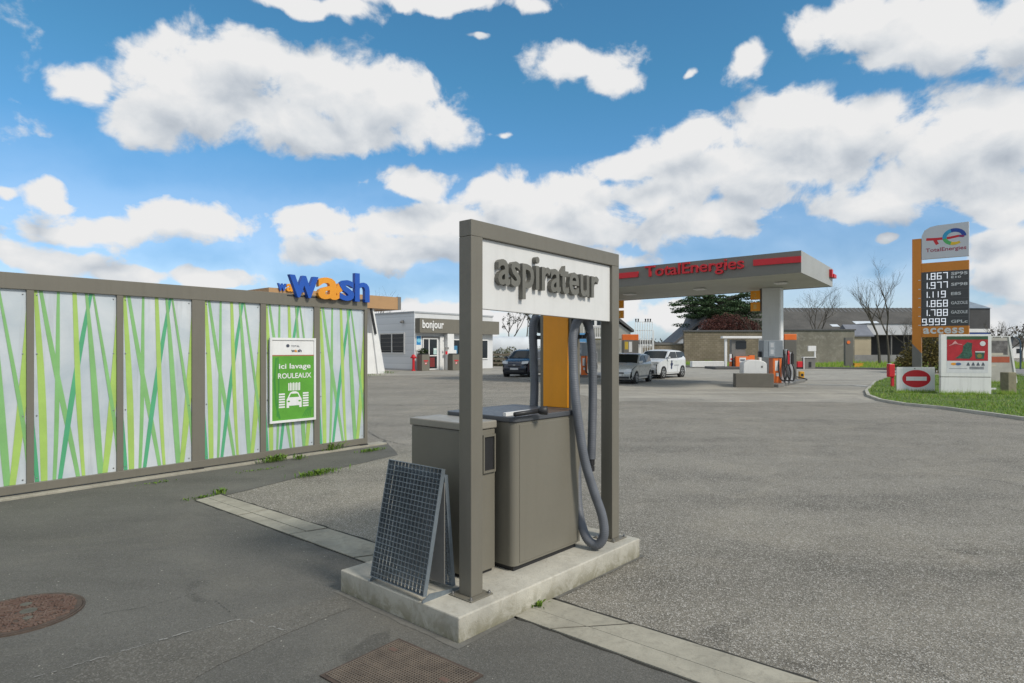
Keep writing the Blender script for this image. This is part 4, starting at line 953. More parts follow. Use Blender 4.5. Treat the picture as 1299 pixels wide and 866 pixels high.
t=thing('small_post_sign','slim white and orange post sign left of the payment terminal','sign',(xat(926,D),D,0)); B(0,.24,0,.2,0,.6).build('base',ORANGE2,t); B(0,.24,0,.2,.602,1.25).build('top',WHITE,t); B(.06,.18,-.02,-.001,.75,.9).build('symbol',RED,t)
t=thing('terminal_kerb','dark low kerb slab under the payment terminal','kerb',(xat(906,52),52,0)); B(0,3.4,-.3,2.6,0,.2).build('kerb_block',mat('kerb_dark',(.08,.08,.08),.8),t,bevel=.03)
t=thing('white_block','long low white concrete block at the verge left of the terminal','block',(xat(876.5,57),57,0)); B(0,2.9,-.35,.35,.05,.58).build('block',WHITE,t,bevel=.04); B(.2,2.7,-.3,.3,0,.05).build('foot',GREY,t)
D=53
t=thing('air_station','small white and grey air and water station with raised square sign','air pump',(xat(1020,D),D,0))
B(0,.95,0,.4,0,.95).build('cabinet',GREY,t,bevel=.02); q=MB(); q.box(-.05,1.0,-.06,.45,.952,1.02); q.box(-.06,0,-.06,.0,0,.951); q.build('cover',WHITE,t); B(.88,.98,-.02,.08,1.02,1.78).build('mast',WHITE,t); B(.35,1.0,-.04,.1,1.35+.15,1.95).build('sign',WHITE,t); B(.4,.6,-.03,-.001,.15,.6).build('hose_reel',DARK,t)
t=thing('red_box','small red extinguisher box beside the grey pylon','box',(xat(1012,D),D,0)); B(0,.42,0,.3,.15,.65).build('case',RED,t,bevel=.02); B(0.02,.4,.02,.28,0,.149).build('stand',DARK,t)
t=thing('lane_post','grey post with small orange badge beside the yellow grit box','post',(xat(1072.5,54),54,0)); B(0,.65,0,.3,0,zat(428,54)).build('post',mat('pylon_grey',(.13,.125,.11),.5,0,.08,1),t); MB().lathe([(.14,0),(.14,.04),(.001,.04)],.25,-.045,20,'y',z=zat(434,54)).build('badge',ORANGE2,t)
t=thing('grit_box','low yellow orange grit box on the verge','box',(xat(1084,54),54,0)); B(0,.75,0,.4,.12,.42).build('body',mat('box_yellow',(.65,.33,.02),.5),t,bevel=.03); B(-.02,.77,-.02,.42,.422,.47).build('lid',mat('box_yellow',(.65,.33,.02),.5),t)
# ================================================================ price totem
tp=Pl(17.13,27,AV); s=tp.t
t=thing('price_totem','tall orange and grey fuel price totem with logo board and lit prices','price sign',(17.13,27,0),AV)
OT=mat('totem_orange',(.62,.22,.02),.4,0,.06,1,dirt=.08); DG=mat('totem_grey',(.065,.067,.07),.45,0,.05,1); TG=mat('totem_foot',(.17,.165,.155),.5)
PW=s(1229); xs_=s(1168.5)
def tzz(px,py): return tp.at(px,py)[1]
zTop=tzz(1157,303.5); zM=tzz(1168,440)
q=MB(); q.prism([(0,zM+.15),(xs_,zM-.25),(xs_,zTop),(0,zTop)],0,.22); q.build('post_upper',OT,t)
MB().prism([(0,0),(xs_,0),(xs_,zM-.252),(0,zM+.148)],0,.22).build('post_foot',TG,t)
zo1=tzz(1168,334); zo0=tzz(1168,345.5); zd0=tzz(1168,414); za0=tzz(1168,427.5)
def board(z0,z1,name,m,y0=.02,y1=.2): return B(xs_+.001,PW,y0,y1,z0,z1).build(name,m,t)
board(zo0+.001,zo1,'orange_band',OT); db=board(zd0+.001,zo0,'price_board',DG); ab=board(za0,zd0,'access_band',OT)
# logo board with one rounded corner
lz0=tzz(1168,329); lz1=tzz(1168,288)
lx0=xs_+.02; lw=PW-lx0; lh=lz1-lz0; r_=.4
pts=[(lx0,lz0),(PW,lz0),(PW,lz1+.02),(lx0+.55,lz1),(lx0+.3,lz1-.04),(lx0+.1,lz1-.16),(lx0,lz1-.38)]
lb_=MB().prism(pts,.0,.18).build('logo_board',mat('logo_white',(.55,.57,.60),.4,0,.03,1),t)
def LX(f): return lx0+lw*f
def LZ(f): return lz0+lh*f
q=MB(); q.stroke([(LX(.10),LZ(.60)),(LX(.3),LZ(.585)),(LX(.6),LZ(.585)),(LX(.80),LZ(.62))],.11,-.003,.09); q.stroke([(LX(.28),LZ(.60)),(LX(.31),LZ(.50)),(LX(.345),LZ(.42))],.13,-.0035,.11)
arc=lambda a0,a1,n=14:[(LX(.70)+.205*lw*math.cos(R(a0+(a1-a0)*i/n)),LZ(.605)+.20*lh*math.sin(R(a0+(a1-a0)*i/n))) for i in range(n+1)]
q.m=1; q.stroke(arc(0,110),.15,-.004); q.m=2; q.stroke(arc(110,190),.15,-.0045); q.m=3; q.stroke(arc(190,250),.14,-.005); q.m=4; q.stroke(arc(250,305),.14,-.0055,.09)
q.m=5; q.stroke([(LX(.80),LZ(.62)),(LX(.87),LZ(.60)),(LX(.905),LZ(.61))],.09,-.006)
q.build('logo',[RED,mat('logo_blue',(.01,.06,.32),.4),mat('logo_cyan',(.02,.32,.55),.4),mat('logo_green',(.08,.42,.12),.4),mat('logo_yellow',(.75,.5,.03),.4),mat('logo_plum',(.25,.02,.12),.4)],lb_)
MB().text('TotalEnergies',LX(.09),LZ(.17),lw*.86,lh*.15,-.002,.004,bold=.01).build('lettering',mat('logo_text',(.33,.02,.06),.4),lb_)
# prices
DIG={'0':'abcdef','1':'bc','6':'acdefg','7':'abc','8':'abcdefg','9':'abcdfg'}
m,nt,bs=new_mat('led_white'); bs.inputs['Base Color'].default_value=(.8,.82,.85,1); bs.inputs['Emission Color'].default_value=(.85,.9,1,1); bs.inputs['Emission Strength'].default_value=.4; LED=m
rows=[('1.867',('SP95','E10')),('1.977',('SP98',)),('1.119',('E85',)),('1.868',('GAZOLE',)),('1.788',('GAZOLE',)),('9.999',('GPLc',))]
rh=(zo0-zd0)/6; bw_=PW-xs_
tw=mat('pale_text',(.62,.63,.64),.5)
dq=MB(); lq=MB()
for i,(num,tx_) in enumerate(rows):
    zt=zo0-rh*i; h=rh*.66; z0=zt-rh*.84; x=xs_+.10+(.12 if num[0]=='1' else 0)
    w=.13
    if i: lq.box(xs_+.03,PW-.02,.012,.0195,zt-.008,zt+.008)
    cxp=xs_+.15 if num[0]=='1' else xs_+.05
    for ch in num:
        if ch=='.': dq.disc(cxp-.035,z0+.02,.022,.022,.016,10); cxp+=.03; continue
        seg=DIG[ch]; t_=.028; X=cxp; Y=.016
        for g in seg:
            a,b={'a':((0,h),(w,h)),'b':((w,h),(w,h/2)),'c':((w,h/2),(w,0)),'d':((0,0),(w,0)),'e':((0,0),(0,h/2)),'f':((0,h/2),(0,h)),'g':((0,h/2),(w,h/2))}[g]
            if ch=='1': a=(w*.5,a[1]); b=(w*.5,b[1])
            dx=.018 if a[1]==b[1] else 0; dz=.018 if a[0]==b[0] and ch!='1' else 0
            q0=(X+a[0]-dx,z0+max(a[1],b[1])+ (dz if 0 else 0)); q1=(X+b[0]+dx,z0+min(a[1],b[1]))
            dq.stroke([q0,q1],t_,Y-.0005*seg.index(g))
        cxp+=w+(.085 if ch!='1' else .05)
    dq.build('price_digits',LED,db); dq=MB()
    for k,sx in enumerate(tx_):
        tq=MB(); tq.text(sx,PW-.60,z0+h*(.25 if len(tx_)==1 else .5-.5*k),.56 if k==0 and sx!='E85' else .34,h*(.50 if k==0 else .34),.017,.004,bold=.025).build('fuel_name',tw,db)
lq.build('row_divider',mat('divider',(.12,.12,.125),.5),db)
MB().text('access',xs_+.07,za0+(zd0-za0)*.3,bw_*.86,(zd0-za0)*.55,.016,.01,bold=.03,space=1.1).build('lettering',WHITE,ab)
q=MB()
for i in range(6): q.rect(xs_-.10,xs_-.02,zo0-rh*(i+.9),zo0-rh*(i+.9)+.03,-.003)
q.build('row_tick',tw,t)
# no entry sign
D=23.3; x0=xat(1138,D); w=xat(1184.5,D)-x0; z1=zat(465.5,D); 
t=thing('no_entry_sign','low white square board with red no entry disc standing on the grass','road sign',(x0,D,.06),-3)
h=z1-.06; bd=MB().prism([(0,.03),(w,-.03),(w,h-.0),(0,h)],0,.06).build('board',WHITE,t,bevel=.005)
q=MB(); cxs,czs=w*.51,h*.545; q.disc(cxs,czs,w*.375,h*.345,-.003,48); q.m=1; q.rect(cxs-w*.27,cxs+w*.27,czs-h*.08,czs+h*.08,-.005); q.build('no_entry_disc',[RED,WHITE],bd)
B(w*.45,w*.48,-.01,-.001,h*.93,h*.96).build('fixing',GREY,t)
# red post
D=27; t=thing('red_post','short red post with small box head at the tip of the grass island','post',(xat(1132,D),D,.05)); B(-.05,.05,-.05,.05,0,.85).build('stem',RED,t); B(-.2,.06,-.1,.1,.42,.98).build('box_head',RED,t,bevel=.03); B(-.19,-.08,-.09,.09,.982,1.0).build('cap',WHITE,t)
# poster board stand
D=22.5; x0=xat(1193.5,D)
t=thing('poster_board','white standing advertising board with red festive poster on the lawn','advertising board',(x0,D,.0),-10)
w=(xat(1250,D)-x0)*1.02; z1=zat(424,D); zs=zat(478,D); zb=.08
B(0,w,0,.16,zs+.01,z1).build('upper_case',WHITE,t,bevel=.01); B(.005,w-.005,.008,.15,zb,zs-.01).build('lower_case',WHITE,t,bevel=.01); B(.02,w-.02,.03,.13,zs-.011,zs+.011).build('joint',DARK,t)
ix0,ix1=w*.12,w*.93; iz0,iz1=zs+(z1-zs)*.10,z1-(z1-zs)*.045
q=MB(); y=-.004
PR=mat('poster_red',(.42,.02,.03),.35,0,.25,4)
q.rect(ix0,ix1,iz0,iz1,y); q.m=1; zp=iz0+(iz1-iz0)*.33; q.rect(ix0,ix1,zp,iz1,y-.002); q.m=2; q.rect(ix0,ix1,iz1-(iz1-iz0)*.09,iz1,y-.004)
q.m=3
pw_=ix1-ix0; ph_=iz1-zp
def pp(a,b): return (ix0+pw_*a,zp+ph_*b)
q.poly([pp(.20,.10),pp(.55,.08),pp(.62,.2),pp(.60,.45),pp(.62,.72),pp(.50,.76),pp(.40,.62),pp(.38,.38),pp(.30,.22)],y-.006)   # dark green stocking-like spray
q.poly([pp(.70,.08),pp(.90,.08),pp(.92,.36),pp(.68,.36)],y-.006)
q.m=0; q.disc(pp(.87,.70)[0],pp(.87,.70)[1],pw_*.07,ph_*.1,y-.007,16); q.rect(*[v for v in (pp(.69,.34)[0],pp(.92,.34)[0],pp(.69,.34)[1],pp(.69,.39)[1])],y-.0075)
q.m=4; q.stroke([pp(.05,.62),pp(.2,.70),pp(.37,.66)],.02,y-.007); q.poly([pp(.12,.68),pp(.2,.82),pp(.28,.68)],y-.007)
q.m=5; q.disc(pp(.79,.2)[0],pp(.79,.2)[1],pw_*.06,ph_*.09,y-.008,14)
q.build('poster',[mat('paper_white',(.62,.63,.65),.5),PR,mat('fir_green',(.03,.09,.04),.5),mat('fir_speckle',(.03,.10,.07),.5,0,.9,14),mat('pink_print',(.6,.3,.3),.5),mat('olive_print',(.2,.2,.05),.5)],t)
q=MB(); zt_=iz0+(iz1-iz0)*.22
for k in range(4): x=ix0+pw_*(.48+.12*k); q.poly([(x,zt_),(x+pw_*.08,zt_),(x+pw_*.04,zt_+.10)],y-.004); q.rect(x,x+pw_*.08,zt_-.03,zt_-.01,y-.004)
for k in range(4): q.rect(ix0+pw_*.55,ix0+pw_*.9,zt_-.08-.025*k,zt_-.068-.025*k,y-.004)
q.rect(ix0+pw_*.05,ix0+pw_*.5,zt_-.14,zt_-.13,y-.004)
q.m=1; q.disc(ix0+pw_*.17,zt_+.03,.1,.045,y-.004,20); q.m=2; q.disc(ix0+pw_*.28,zt_+.03,.09,.05,y-.006,20); q.build('small_print',[mat('ink',(.06,.07,.10),.5),AMBER,mat('print_blue',(.08,.14,.3),.5)],t)
# leaning sign behind
D=30; t=thing('leaning_sign','pale tapering advertising panel leaning on two frames behind the red poster board','advertising board',(xat(1249,D),D,.06),-8)
hh_=zat(428,D)-.06
MB().prism([(0,0),(1.32,0),(1.02,hh_),(-.1,hh_)],0,.05).build('panel',mat('pale_panel',(.46,.44,.40),.5,0,.2,1.5),t)
q=MB(); q.rect(-.02,1.0,hh_*.62,hh_*.93,-.004); q.m=1; q.rect(-.02,1.08,hh_*.45,hh_*.58,-.005); q.m=2; q.rect(.1,.8,hh_*.6,hh_*.66,-.006); q.rect(.1,.5,hh_*.36,hh_*.4,-.006); q.build('print',[mat('dull_photo',(.16,.15,.15),.5,0,.8,4),mat('rust_red',(.42,.10,.05),.5),mat('cream_print',(.55,.5,.42),.5)],t)
q=MB(); q.prism([(1.33,0),(1.41,0),(1.10,hh_+.03),(1.02,hh_+.03)],-.03,.08); q.build('side_frame',WHITE,t)
q=MB(); q.box(-.12,1.1,-.02,.07,hh_+.031,hh_+.07); q.build('top_frame',WHITE,t)
# stone post
D=22.6; t=tag(B(-.18,.18,-.16,.16,0,zat(472,D)).build('stone_post',concrete('old_stone',(.24,.22,.15),(.1,.1,.06),.5,2,.6),loc=(xat(1279,D),D,0),rot=12,bevel=.02),'short square weathered stone post at the right edge of the lawn','post')
x,y=G(1256,496); tag(B(-.2,.2,-.04,.04,.06,.13).build('white_strip',WHITE,loc=(x,y,0),rot=-10,bevel=.003),'short white strip lying in the grass beside the poster board','strip')
# ================================================================ cars
def car(lab,loc,heading,L,Wd,Hh,prof,paint,belt,cat='car',wr=.31,fx=.78,rx=-.0,wb=2.5,emblem=False,lights='round',name='parked_car',grille=DARK,bump=None):
    """local x forward, origin on the ground below the car's middle"""
    t=thing(name,lab,cat,loc,heading,'cars parked on the forecourt')
    hw=Wd/2; xf=wb/2; xr=-wb/2; z0=.20
    def lat(x,z):   # half width
        w=hw
        if z>belt: w=hw-(z-belt)*.30
        e=max(0,(abs(x)-L/2+.55)/.55); w-=.16*e**2.2
        if z<.32: w-=.05
        return w
    top=prof
    NL=9
    def shx(x): return math.copysign(.10,x)*min(1,max(0,(abs(x)-(L/2-.5))/.35))
    def zd(z): return .045*min(1,max(0,(z-.68)/.12))
    q=MB(); q.smooth=True; vs=[]
    for (x,z) in top:
        w=lat(x,z)
        for k in range(NL):
            f=-1+2*k/(NL-1); f2=math.copysign(abs(f)**.8,f)
            vs.append((x-shx(x)*abs(f)**3,f2*w,z-zd(z)*abs(f)**4))
    n=len(top); q.add(vs,[(i*NL+k,i*NL+k+1,(i+1)*NL+k+1,(i+1)*NL+k) for i in range(n-1) for k in range(NL-1)])
    im=max(range(n),key=lambda i:top[i][1]); FC=top[:im+1]; RC=top[im:][::-1]
    def xz(chain,z):
        for (xa,za),(xb,zb) in zip(chain,chain[1:]):
            if z<=zb: return xa+(xb-xa)*(z-za)/(zb-za) if zb>za else xa
        return chain[-1][0]
    zs=sorted(set([p[1] for p in top]+[belt]+[z0+.02+(belt-z0)*i/12 for i in range(12)])); zs=[z for z in zs if z>=top[0][1]]
    cols=72; ra=wr*1.13
    for sgn in (-1,1):
        vs=[]; ins=[]
        for z in zs:
            xa,xb=xz(RC,z),xz(FC,z); xa-=shx(xa); xb-=shx(xb)
            for c in range(cols+1):
                x=xa+(xb-xa)*c/cols; zz=z; i_=False
                for cx in (xf,xr):
                    d=math.hypot(x-cx,z-wr)
                    if d<ra:
                        i_=True; k_=ra/max(d,.01); 
                        if z<wr: x=cx+math.copysign(math.sqrt(ra*ra-(z-wr)**2),x-cx)
                        else: x,zz=cx+(x-cx)*k_,wr+(z-wr)*k_
                vs.append((x,sgn*lat(x,zz),zz-zd(zz))); ins.append(i_)
        m_=cols+1; fs=[]
        for r_ in range(len(zs)-1):
            for c in range(cols):
                qd=(r_*m_+c,r_*m_+c+1,(r_+1)*m_+c+1,(r_+1)*m_+c)
                if all(ins[v] for v in qd): continue
                fs.append(qd)
        q.add(vs,fs)
    body=q.build('body',paint,t)
    B(-L/2+.3,L/2-.3,-hw+.25,hw-.25,.16,.55).build('underbody',DARK,t)
    # glass
    def P(i): return top[i]
    def glassband(a,b,name,ins=.10):
        (xa,za),(xb,zb)=a,b; q=MB(); q.smooth=True; vs=[]; nx,nz=(zb-za),-(xb-xa); l=math.hypot(nx,nz); nx/=l;nz/=l
        if nz<0: nx,nz=-nx,-nz
        for s_ in (.06,.5,.93):
            x=xa+(xb-xa)*s_; z=za+(zb-za)*s_
            for k in range(NL):
                f=-1+2*k/(NL-1); f2=math.copysign(abs(f)**.8,f)*(1-ins)
                vs.append((x+nx*.012,f2*lat(x,z),z+nz*.012-(.045*abs(f*(1-ins))**4 if z>.75 else 0)+.004))
        q.add(vs,[(i*NL+k,i*NL+k+1,(i+1)*NL+k+1,(i+1)*NL+k) for i in range(2) for k in range(NL-1)]); q.build(name,CARGL,t)
    cowl,rf=top[bump[0]],top[bump[0]+1]; glassband(cowl,rf,'windscreen'); rr0,rr1=top[bump[1]],top[bump[1]+1]; glassband(rr1,rr0,'rear_window')
    rl=Hh-.14
    A=(cowl[0]-.16,belt+.04); Bp=(rf[0]-.12,rl); Cc=(rr0[0]+.02,rl); Dd=(rr1[0]+.22,belt+.10); mid=(A[0]+Dd[0])/2-.05
    for sgn in (-1,1):
        for poly_ in ([A,Bp,(mid+.04,rl),(mid+.04,belt+.05)],[(mid-.04,belt+.05),(mid-.04,rl),Cc,Dd]):
            MB().add([(x,sgn*(lat(x,z)+.006),z) for x,z in poly_],[[0,1,2,3]]).build('side_window',CARGL,t)
        q=MB()
        q.stroke([(mid,z0+.15),(mid,belt+.02)],.014,0); q.stroke([(A[0]-.02,z0+.3),(A[0]-.02,belt)],.014,0); q.stroke([(A[0],belt-.12),(Dd[0],belt-.10)],.01,0)
        vs=[(v[0],sgn*(lat(v[0],v[2])+.003),v[2]) for v in q.v]; MB().add(vs,q.f).build('door_seam',DARK,t)
        m_=MB(); m_.box(A[0]-.06,A[0]+.10,sgn*(hw-.02) if sgn>0 else -(hw+.16),(hw+.16) if sgn>0 else -(hw-.02),belt+.0,belt+.14); m_.build('wing_mirror',paint,t,bevel=.03)
        MB().box(mid+.06,mid+.20,sgn*(hw-.005) if sgn>0 else -(hw+.02),(hw+.02) if sgn>0 else -(hw-.005),belt-.17,belt-.14).build('door_handle',paint,t)
        for cx in (xf,xr):
            wq=MB(); y0=sgn*(hw-.19); y1=sgn*(hw-.0); wq.smooth=True
            wq.lathe([(.16,y0),(wr-.02,y0),(wr,y0+sgn*.03),(wr,y1-sgn*.03),(wr-.02,y1),(wr*.68,y1)],cx,0,28,'y',z=wr)
            w_=wq.build('wheel',TYRE,t)
            rq=MB(); rq.lathe([(wr*.67,y1-sgn*.04),(wr*.67,y1+sgn*.004),(wr*.60,y1+sgn*.006),(wr*.58,y1-sgn*.03),(.02,y1-sgn*.02)],cx,0,28,'y',z=wr)
            for k in range(5):
                a=R(72*k+20); dx,dz=math.cos(a),math.sin(a)
                rq.add([(cx+dx*.03-dz*.03,y1+sgn*.002,wr+dz*.03+dx*.03),(cx+dx*.03+dz*.03,y1+sgn*.002,wr+dz*.03-dx*.03),(cx+dx*wr*.6+dz*.035,y1+sgn*.002,wr+dz*wr*.6-dx*.035),(cx+dx*wr*.6-dz*.035,y1+sgn*.002,wr+dz*wr*.6+dx*.035)],[(0,1,2,3)])
            rq.build('rim',mat('alloy',(.42,.43,.44),.35,.6,.1,3),w_)
            aq=MB(); aq.lathe([(wr*1.12,sgn*(hw-.2)),(wr*1.12,sgn*(hw-.012)),(wr*.9,sgn*(hw-.012)),(wr*.9,sgn*(hw-.2))],cx,0,28,'y',z=wr); aq.build('wheel_arch',DARK,t)
    xfr=L/2
    # front details
    hl=bump[2]; nose=bump[3]
    for sgn in (-1,1):
        y0,y1=(hw*.50,hw*.93) if lights!='round' else (hw*.52,hw*.86)
        zc,zh=hl
        q=MB(); q.smooth=True; vs=[]; 
        for j,zz in enumerate((zc-zh,zc,zc+zh)):
            for k in range(5):
                y=y0+(y1-y0)*k/4; f=y/hw; sl=(.10 if j==2 else (.03 if j==1 else 0))
                vs.append((xfr+.016-sl-.12*f**3-(.05 if lights!='round' else .03),sgn*y,zz+(.03*k/4 if lights!='round' else 0)))
        q.add(vs,[(j*5+k,j*5+k+1,(j+1)*5+k+1,(j+1)*5+k) for j in range(2) for k in range(4)]); q.build('headlight',mat('lamp_glass',(.55,.58,.6),.1,.3,.1,5),t)
    q=MB(); q.box(xfr-.06,xfr+.012,-hw*.44,hw*.44,nose[0],nose[1]); q.build('grille',grille,t)
    q=MB(); q.box(xfr-.09,xfr+.010,-hw*.72,hw*.72,nose[2],nose[3]); q.build('lower_intake',DARK,t)
    q=MB(); q.box(xfr+.013,xfr+.024,-.26,.26,nose[4]-.055,nose[4]+.055); pl_=q.build('number_plate',mat('plate_white',(.6,.6,.6),.4),t)
    MB().text('',0,0,1,1,0) if False else None
    for sgn in (-1,1): B(-L/2+.02,-L/2+.14,min(sgn*hw*.6,sgn*hw*.84),max(sgn*hw*.6,sgn*hw*.84),belt-.18,belt-.02).build('tail_light',RED,t)
    MB().box(xfr-.04,xfr+.02,-.08,.08,nose[1]+.005,nose[1]+.08).build('badge',STEEL,t)
    for y in (.25,-.3): MB().tube([(cowl[0]+.02,y,cowl[1]+.03),(cowl[0]-.12,y-.45,cowl[1]+.12)],.008,4).build('wiper',DARK,t)
    # seats seen through glass are dark; a light parcel for scale
    return t
PS=mat('paint_silver',(.50,.52,.52),.3,.3,.05,1,coat=.6); PWt=mat('paint_white',(.66,.68,.70),.3,0,.04,1,coat=.7); PN=mat('paint_navy',(.012,.018,.035),.28,.2,.1,1,coat=.8)
# silver hatchback
def heading_loc(pf,pr):
    a=G(*pf); b=G(*pr); return math.degrees(math.atan2(a[1]-b[1],a[0]-b[0])),((a[0]+b[0])/2,(a[1]+b[1])/2)
def place(pf,pr,Wd):
    h,(x,y)=heading_loc(pf,pr); a=R(h); # the visible side is the car's left seen from the front? side normal towards camera/right
    nx,ny=-math.sin(a),math.cos(a)       # local +y
    # visible wheels are on the image-right side; pick the sign that points right
    sg=1 if nx>0 else -1
    return h,(x-sg*nx*(Wd/2-.1),y-sg*ny*(Wd/2-.1),0)
Wd=1.66; h,l=place((805,486.8),(823,483.8),Wd)
sil=[(1.70,.22),(1.78,.30),(1.80,.50),(1.76,.66),(1.62,.80),(1.20,.93),(.92,.98),(.22,1.42),(-.2,1.47),(-1.0,1.44),(-1.42,1.36),(-1.70,.96),(-1.76,.7),(-1.76,.4),(-1.68,.22)]
car('small silver hatchback parked nearest behind the right sign post',l,h,3.6,Wd,1.5,sil,PS,.96,wb=2.42,wr=.30,bump=(6,10,(.66,.085),(.50,.56,.27,.36,.43)),lights='round',grille=DARK)
Wd=1.80; h,l=place((840.3,480.2),(863.5,478.2),Wd)
suv=[(2.00,.25),(2.10,.35),(2.12,.60),(2.08,.86),(1.92,.98),(1.35,1.07),(.98,1.12),(.28,1.58),(-.3,1.64),(-1.2,1.61),(-1.70,1.52),(-2.06,1.10),(-2.12,.8),(-2.12,.45),(-2.02,.25)]
c2=car('white crossover with dark door emblem parked right of the silver car',l,h,4.24,Wd,1.65,suv,PWt,1.10,wb=2.62,wr=.345,bump=(6,10,(.86,.075),(.66,.84,.30,.50,.58)),lights='slim')
sgn=1
q=MB(); 
for (dx,dz,s_) in ((0,0,.13),(-.02,.17,.09),(.03,-.17,.10),(.10,.02,.07),(-.12,.03,.06)):
    q.add([(.25+dx+s_*math.cos(R(45*k+10)),0.908,.78+dz+s_*math.sin(R(45*k+10))) for k in range(8)],[list(range(8))])
q.build('door_emblem',mat('emblem_navy',(.02,.03,.09),.4),c2)
q=MB(); q.add([(x,.909,z) for x,z in ((-.75,.72),(-.1,.72),(-.1,.75),(-.75,.75))],[(0,1,2,3)]); q.build('side_script',mat('emblem_navy',(.02,.03,.09),.4),c2)
# navy car: front view, turned a little to the left
navy=[(1.90,.22),(2.0,.32),(2.02,.55),(1.98,.78),(1.82,.92),(1.35,1.05),(1.08,1.10),(.30,1.58),(-.2,1.66),(-1.2,1.62),(-1.7,1.50),(-1.98,1.06),(-2.0,.7),(-2.0,.4),(-1.92,.22)]
fx_,fy_=xat(652,37.0),37.0; hd=-112; a=R(hd)
car('dark navy compact car facing the camera left of the vacuum hoses',(fx_-math.cos(a)*1.9+.05,fy_-math.sin(a)*1.9+.3,0),hd,4.0,1.76,1.65,navy,PN,1.08,wb=2.54,wr=.32,bump=(6,10,(.86,.08),(.60,.68,.30,.42,.50)),lights='slim',grille=DARK)
# small dark car far right street
# ================================================================ world, sun, camera
def cloud_px(cx,cy,rx,ry):
    def ae(px,py):
        dx=(px-CX)/F; dz=(HZ-py)/F; return math.atan(dx),math.atan2(dz,math.hypot(1,dx))
    a,e=ae(cx,cy); a1,_=ae(cx+rx,cy); a0,_=ae(cx-rx,cy); _,e1=ae(cx,cy-ry); _,e0=ae(cx,cy+ry)
    return (a,e,(a1-a0)/2,(e1-e0)/2)
CL=[(250,112,105,62),(320,72,75,48),(430,120,110,55),(500,120,70,48),(545,160,55,34),(400,160,150,34),(105,102,42,28),(180,150,60,30),
(385,2,90,16),(560,0,130,16),(735,82,66,34),(775,98,40,24),(945,78,34,27),(607,48,18,8),(858,84,14,11),(634,160,22,11),
(1090,25,80,40),(1200,50,120,50),(1290,30,80,60),(1130,72,60,24),
(880,175,65,30),(1000,160,95,42),(1100,160,100,45),(1210,175,110,60),(1290,140,60,50),(820,205,80,20),(960,215,180,40),(1150,235,140,40),
(525,228,64,20),(640,255,60,32),(720,245,80,28),(830,245,100,35),(700,285,170,38),(560,285,130,30),(880,280,110,30),(420,285,60,26),(480,320,130,22),(960,250,80,25),
(240,280,95,30),(130,290,110,28),(60,248,42,20),(12,248,20,14),(70,330,100,22),(160,345,60,14),(275,350,55,14),
(1270,305,48,26),(1290,350,60,44),(1110,300,20,9),(520,392,70,14),(1270,262,60,20),(700,330,120,16),
(600,405,90,24),(860,398,70,22),(760,400,80,30),(1270,405,60,20)]
w=bpy.data.worlds.new('World'); S.world=w; w.use_nodes=True; nt=w.node_tree; nt.nodes.clear(); LK=nt.links.new
SUN_EL=42; SUN_AZ=128   # azimuth measured from +Y clockwise (towards +X)
def cloud_group():
    g=bpy.data.node_groups.new('cloud_density','ShaderNodeTree')
    g.interface.new_socket('P',in_out='INPUT',socket_type='NodeSocketVector'); g.interface.new_socket('D3',in_out='INPUT',socket_type='NodeSocketVector')
    g.interface.new_socket('Base',in_out='OUTPUT',socket_type='NodeSocketFloat')
    i=g.nodes.new('NodeGroupInput'); o=g.nodes.new('NodeGroupOutput'); Lk=g.links.new
    def M(op,a,b=None,c=None):
        n=g.nodes.new('ShaderNodeMath'); n.operation=op
        for k,v in enumerate((a,b,c)):
            if v is None: continue
            if isinstance(v,(int,float)): n.inputs[k].default_value=v
            else: Lk(v,n.inputs[k])
        return n.outputs[0]
    def noi(vec,s,d,r=.55):
        n=g.nodes.new('ShaderNodeTexNoise'); n.inputs['Scale'].default_value=s; n.inputs['Detail'].default_value=d; n.inputs['Roughness'].default_value=r; Lk(vec,n.inputs['Vector']); return n
    # warp
    nw=noi(i.outputs[0],9,3); sb=g.nodes.new('ShaderNodeVectorMath'); sb.operation='SUBTRACT'; Lk(nw.outputs['Color'],sb.inputs[0]); sb.inputs[1].default_value=(.5,.5,.5)
    ma=g.nodes.new('ShaderNodeVectorMath'); ma.operation='MULTIPLY_ADD'; Lk(sb.outputs[0],ma.inputs[0]); ma.inputs[1].default_value=(.10,.07,0); Lk(i.outputs[0],ma.inputs[2])
    P=ma.outputs[0]; acc=None
    for c in CL:
        a,e,ra,re=cloud_px(*c)
        v=g.nodes.new('ShaderNodeVectorMath'); v.operation='MULTIPLY_ADD'; Lk(P,v.inputs[0]); v.inputs[1].default_value=(1/ra,1/re,0); v.inputs[2].default_value=(-a/ra,-e/re,0)
        l=g.nodes.new('ShaderNodeVectorMath'); l.operation='LENGTH'; Lk(v.outputs[0],l.inputs[0])
        d=M('SUBTRACT',1.12 if c[2]>30 else .82,l.outputs['Value'])
        acc=d if acc is None else M('SMOOTH_MAX',acc,d,.25)
    acc=M('MAXIMUM',acc,-.6)
    # generic clouds added out of view, for lighting and reflections
    sx=g.nodes.new('ShaderNodeSeparateXYZ'); Lk(i.outputs[1],sx.inputs[0])
    back=M('MULTIPLY',M('SMOOTH_MIN',M('SUBTRACT',.62,sx.outputs[1]),.3,.2),3.0)
    bn=M('MULTIPLY',M('SUBTRACT',noi(i.outputs[1],2.4,3).outputs['Fac'],.44),5.0)
    acc=M('MAXIMUM',acc,M('MINIMUM',back,bn))
    Lk(acc,o.inputs[0]); return g
grp=cloud_group()
tc=nt.nodes.new('ShaderNodeTexCoord').outputs['Generated']
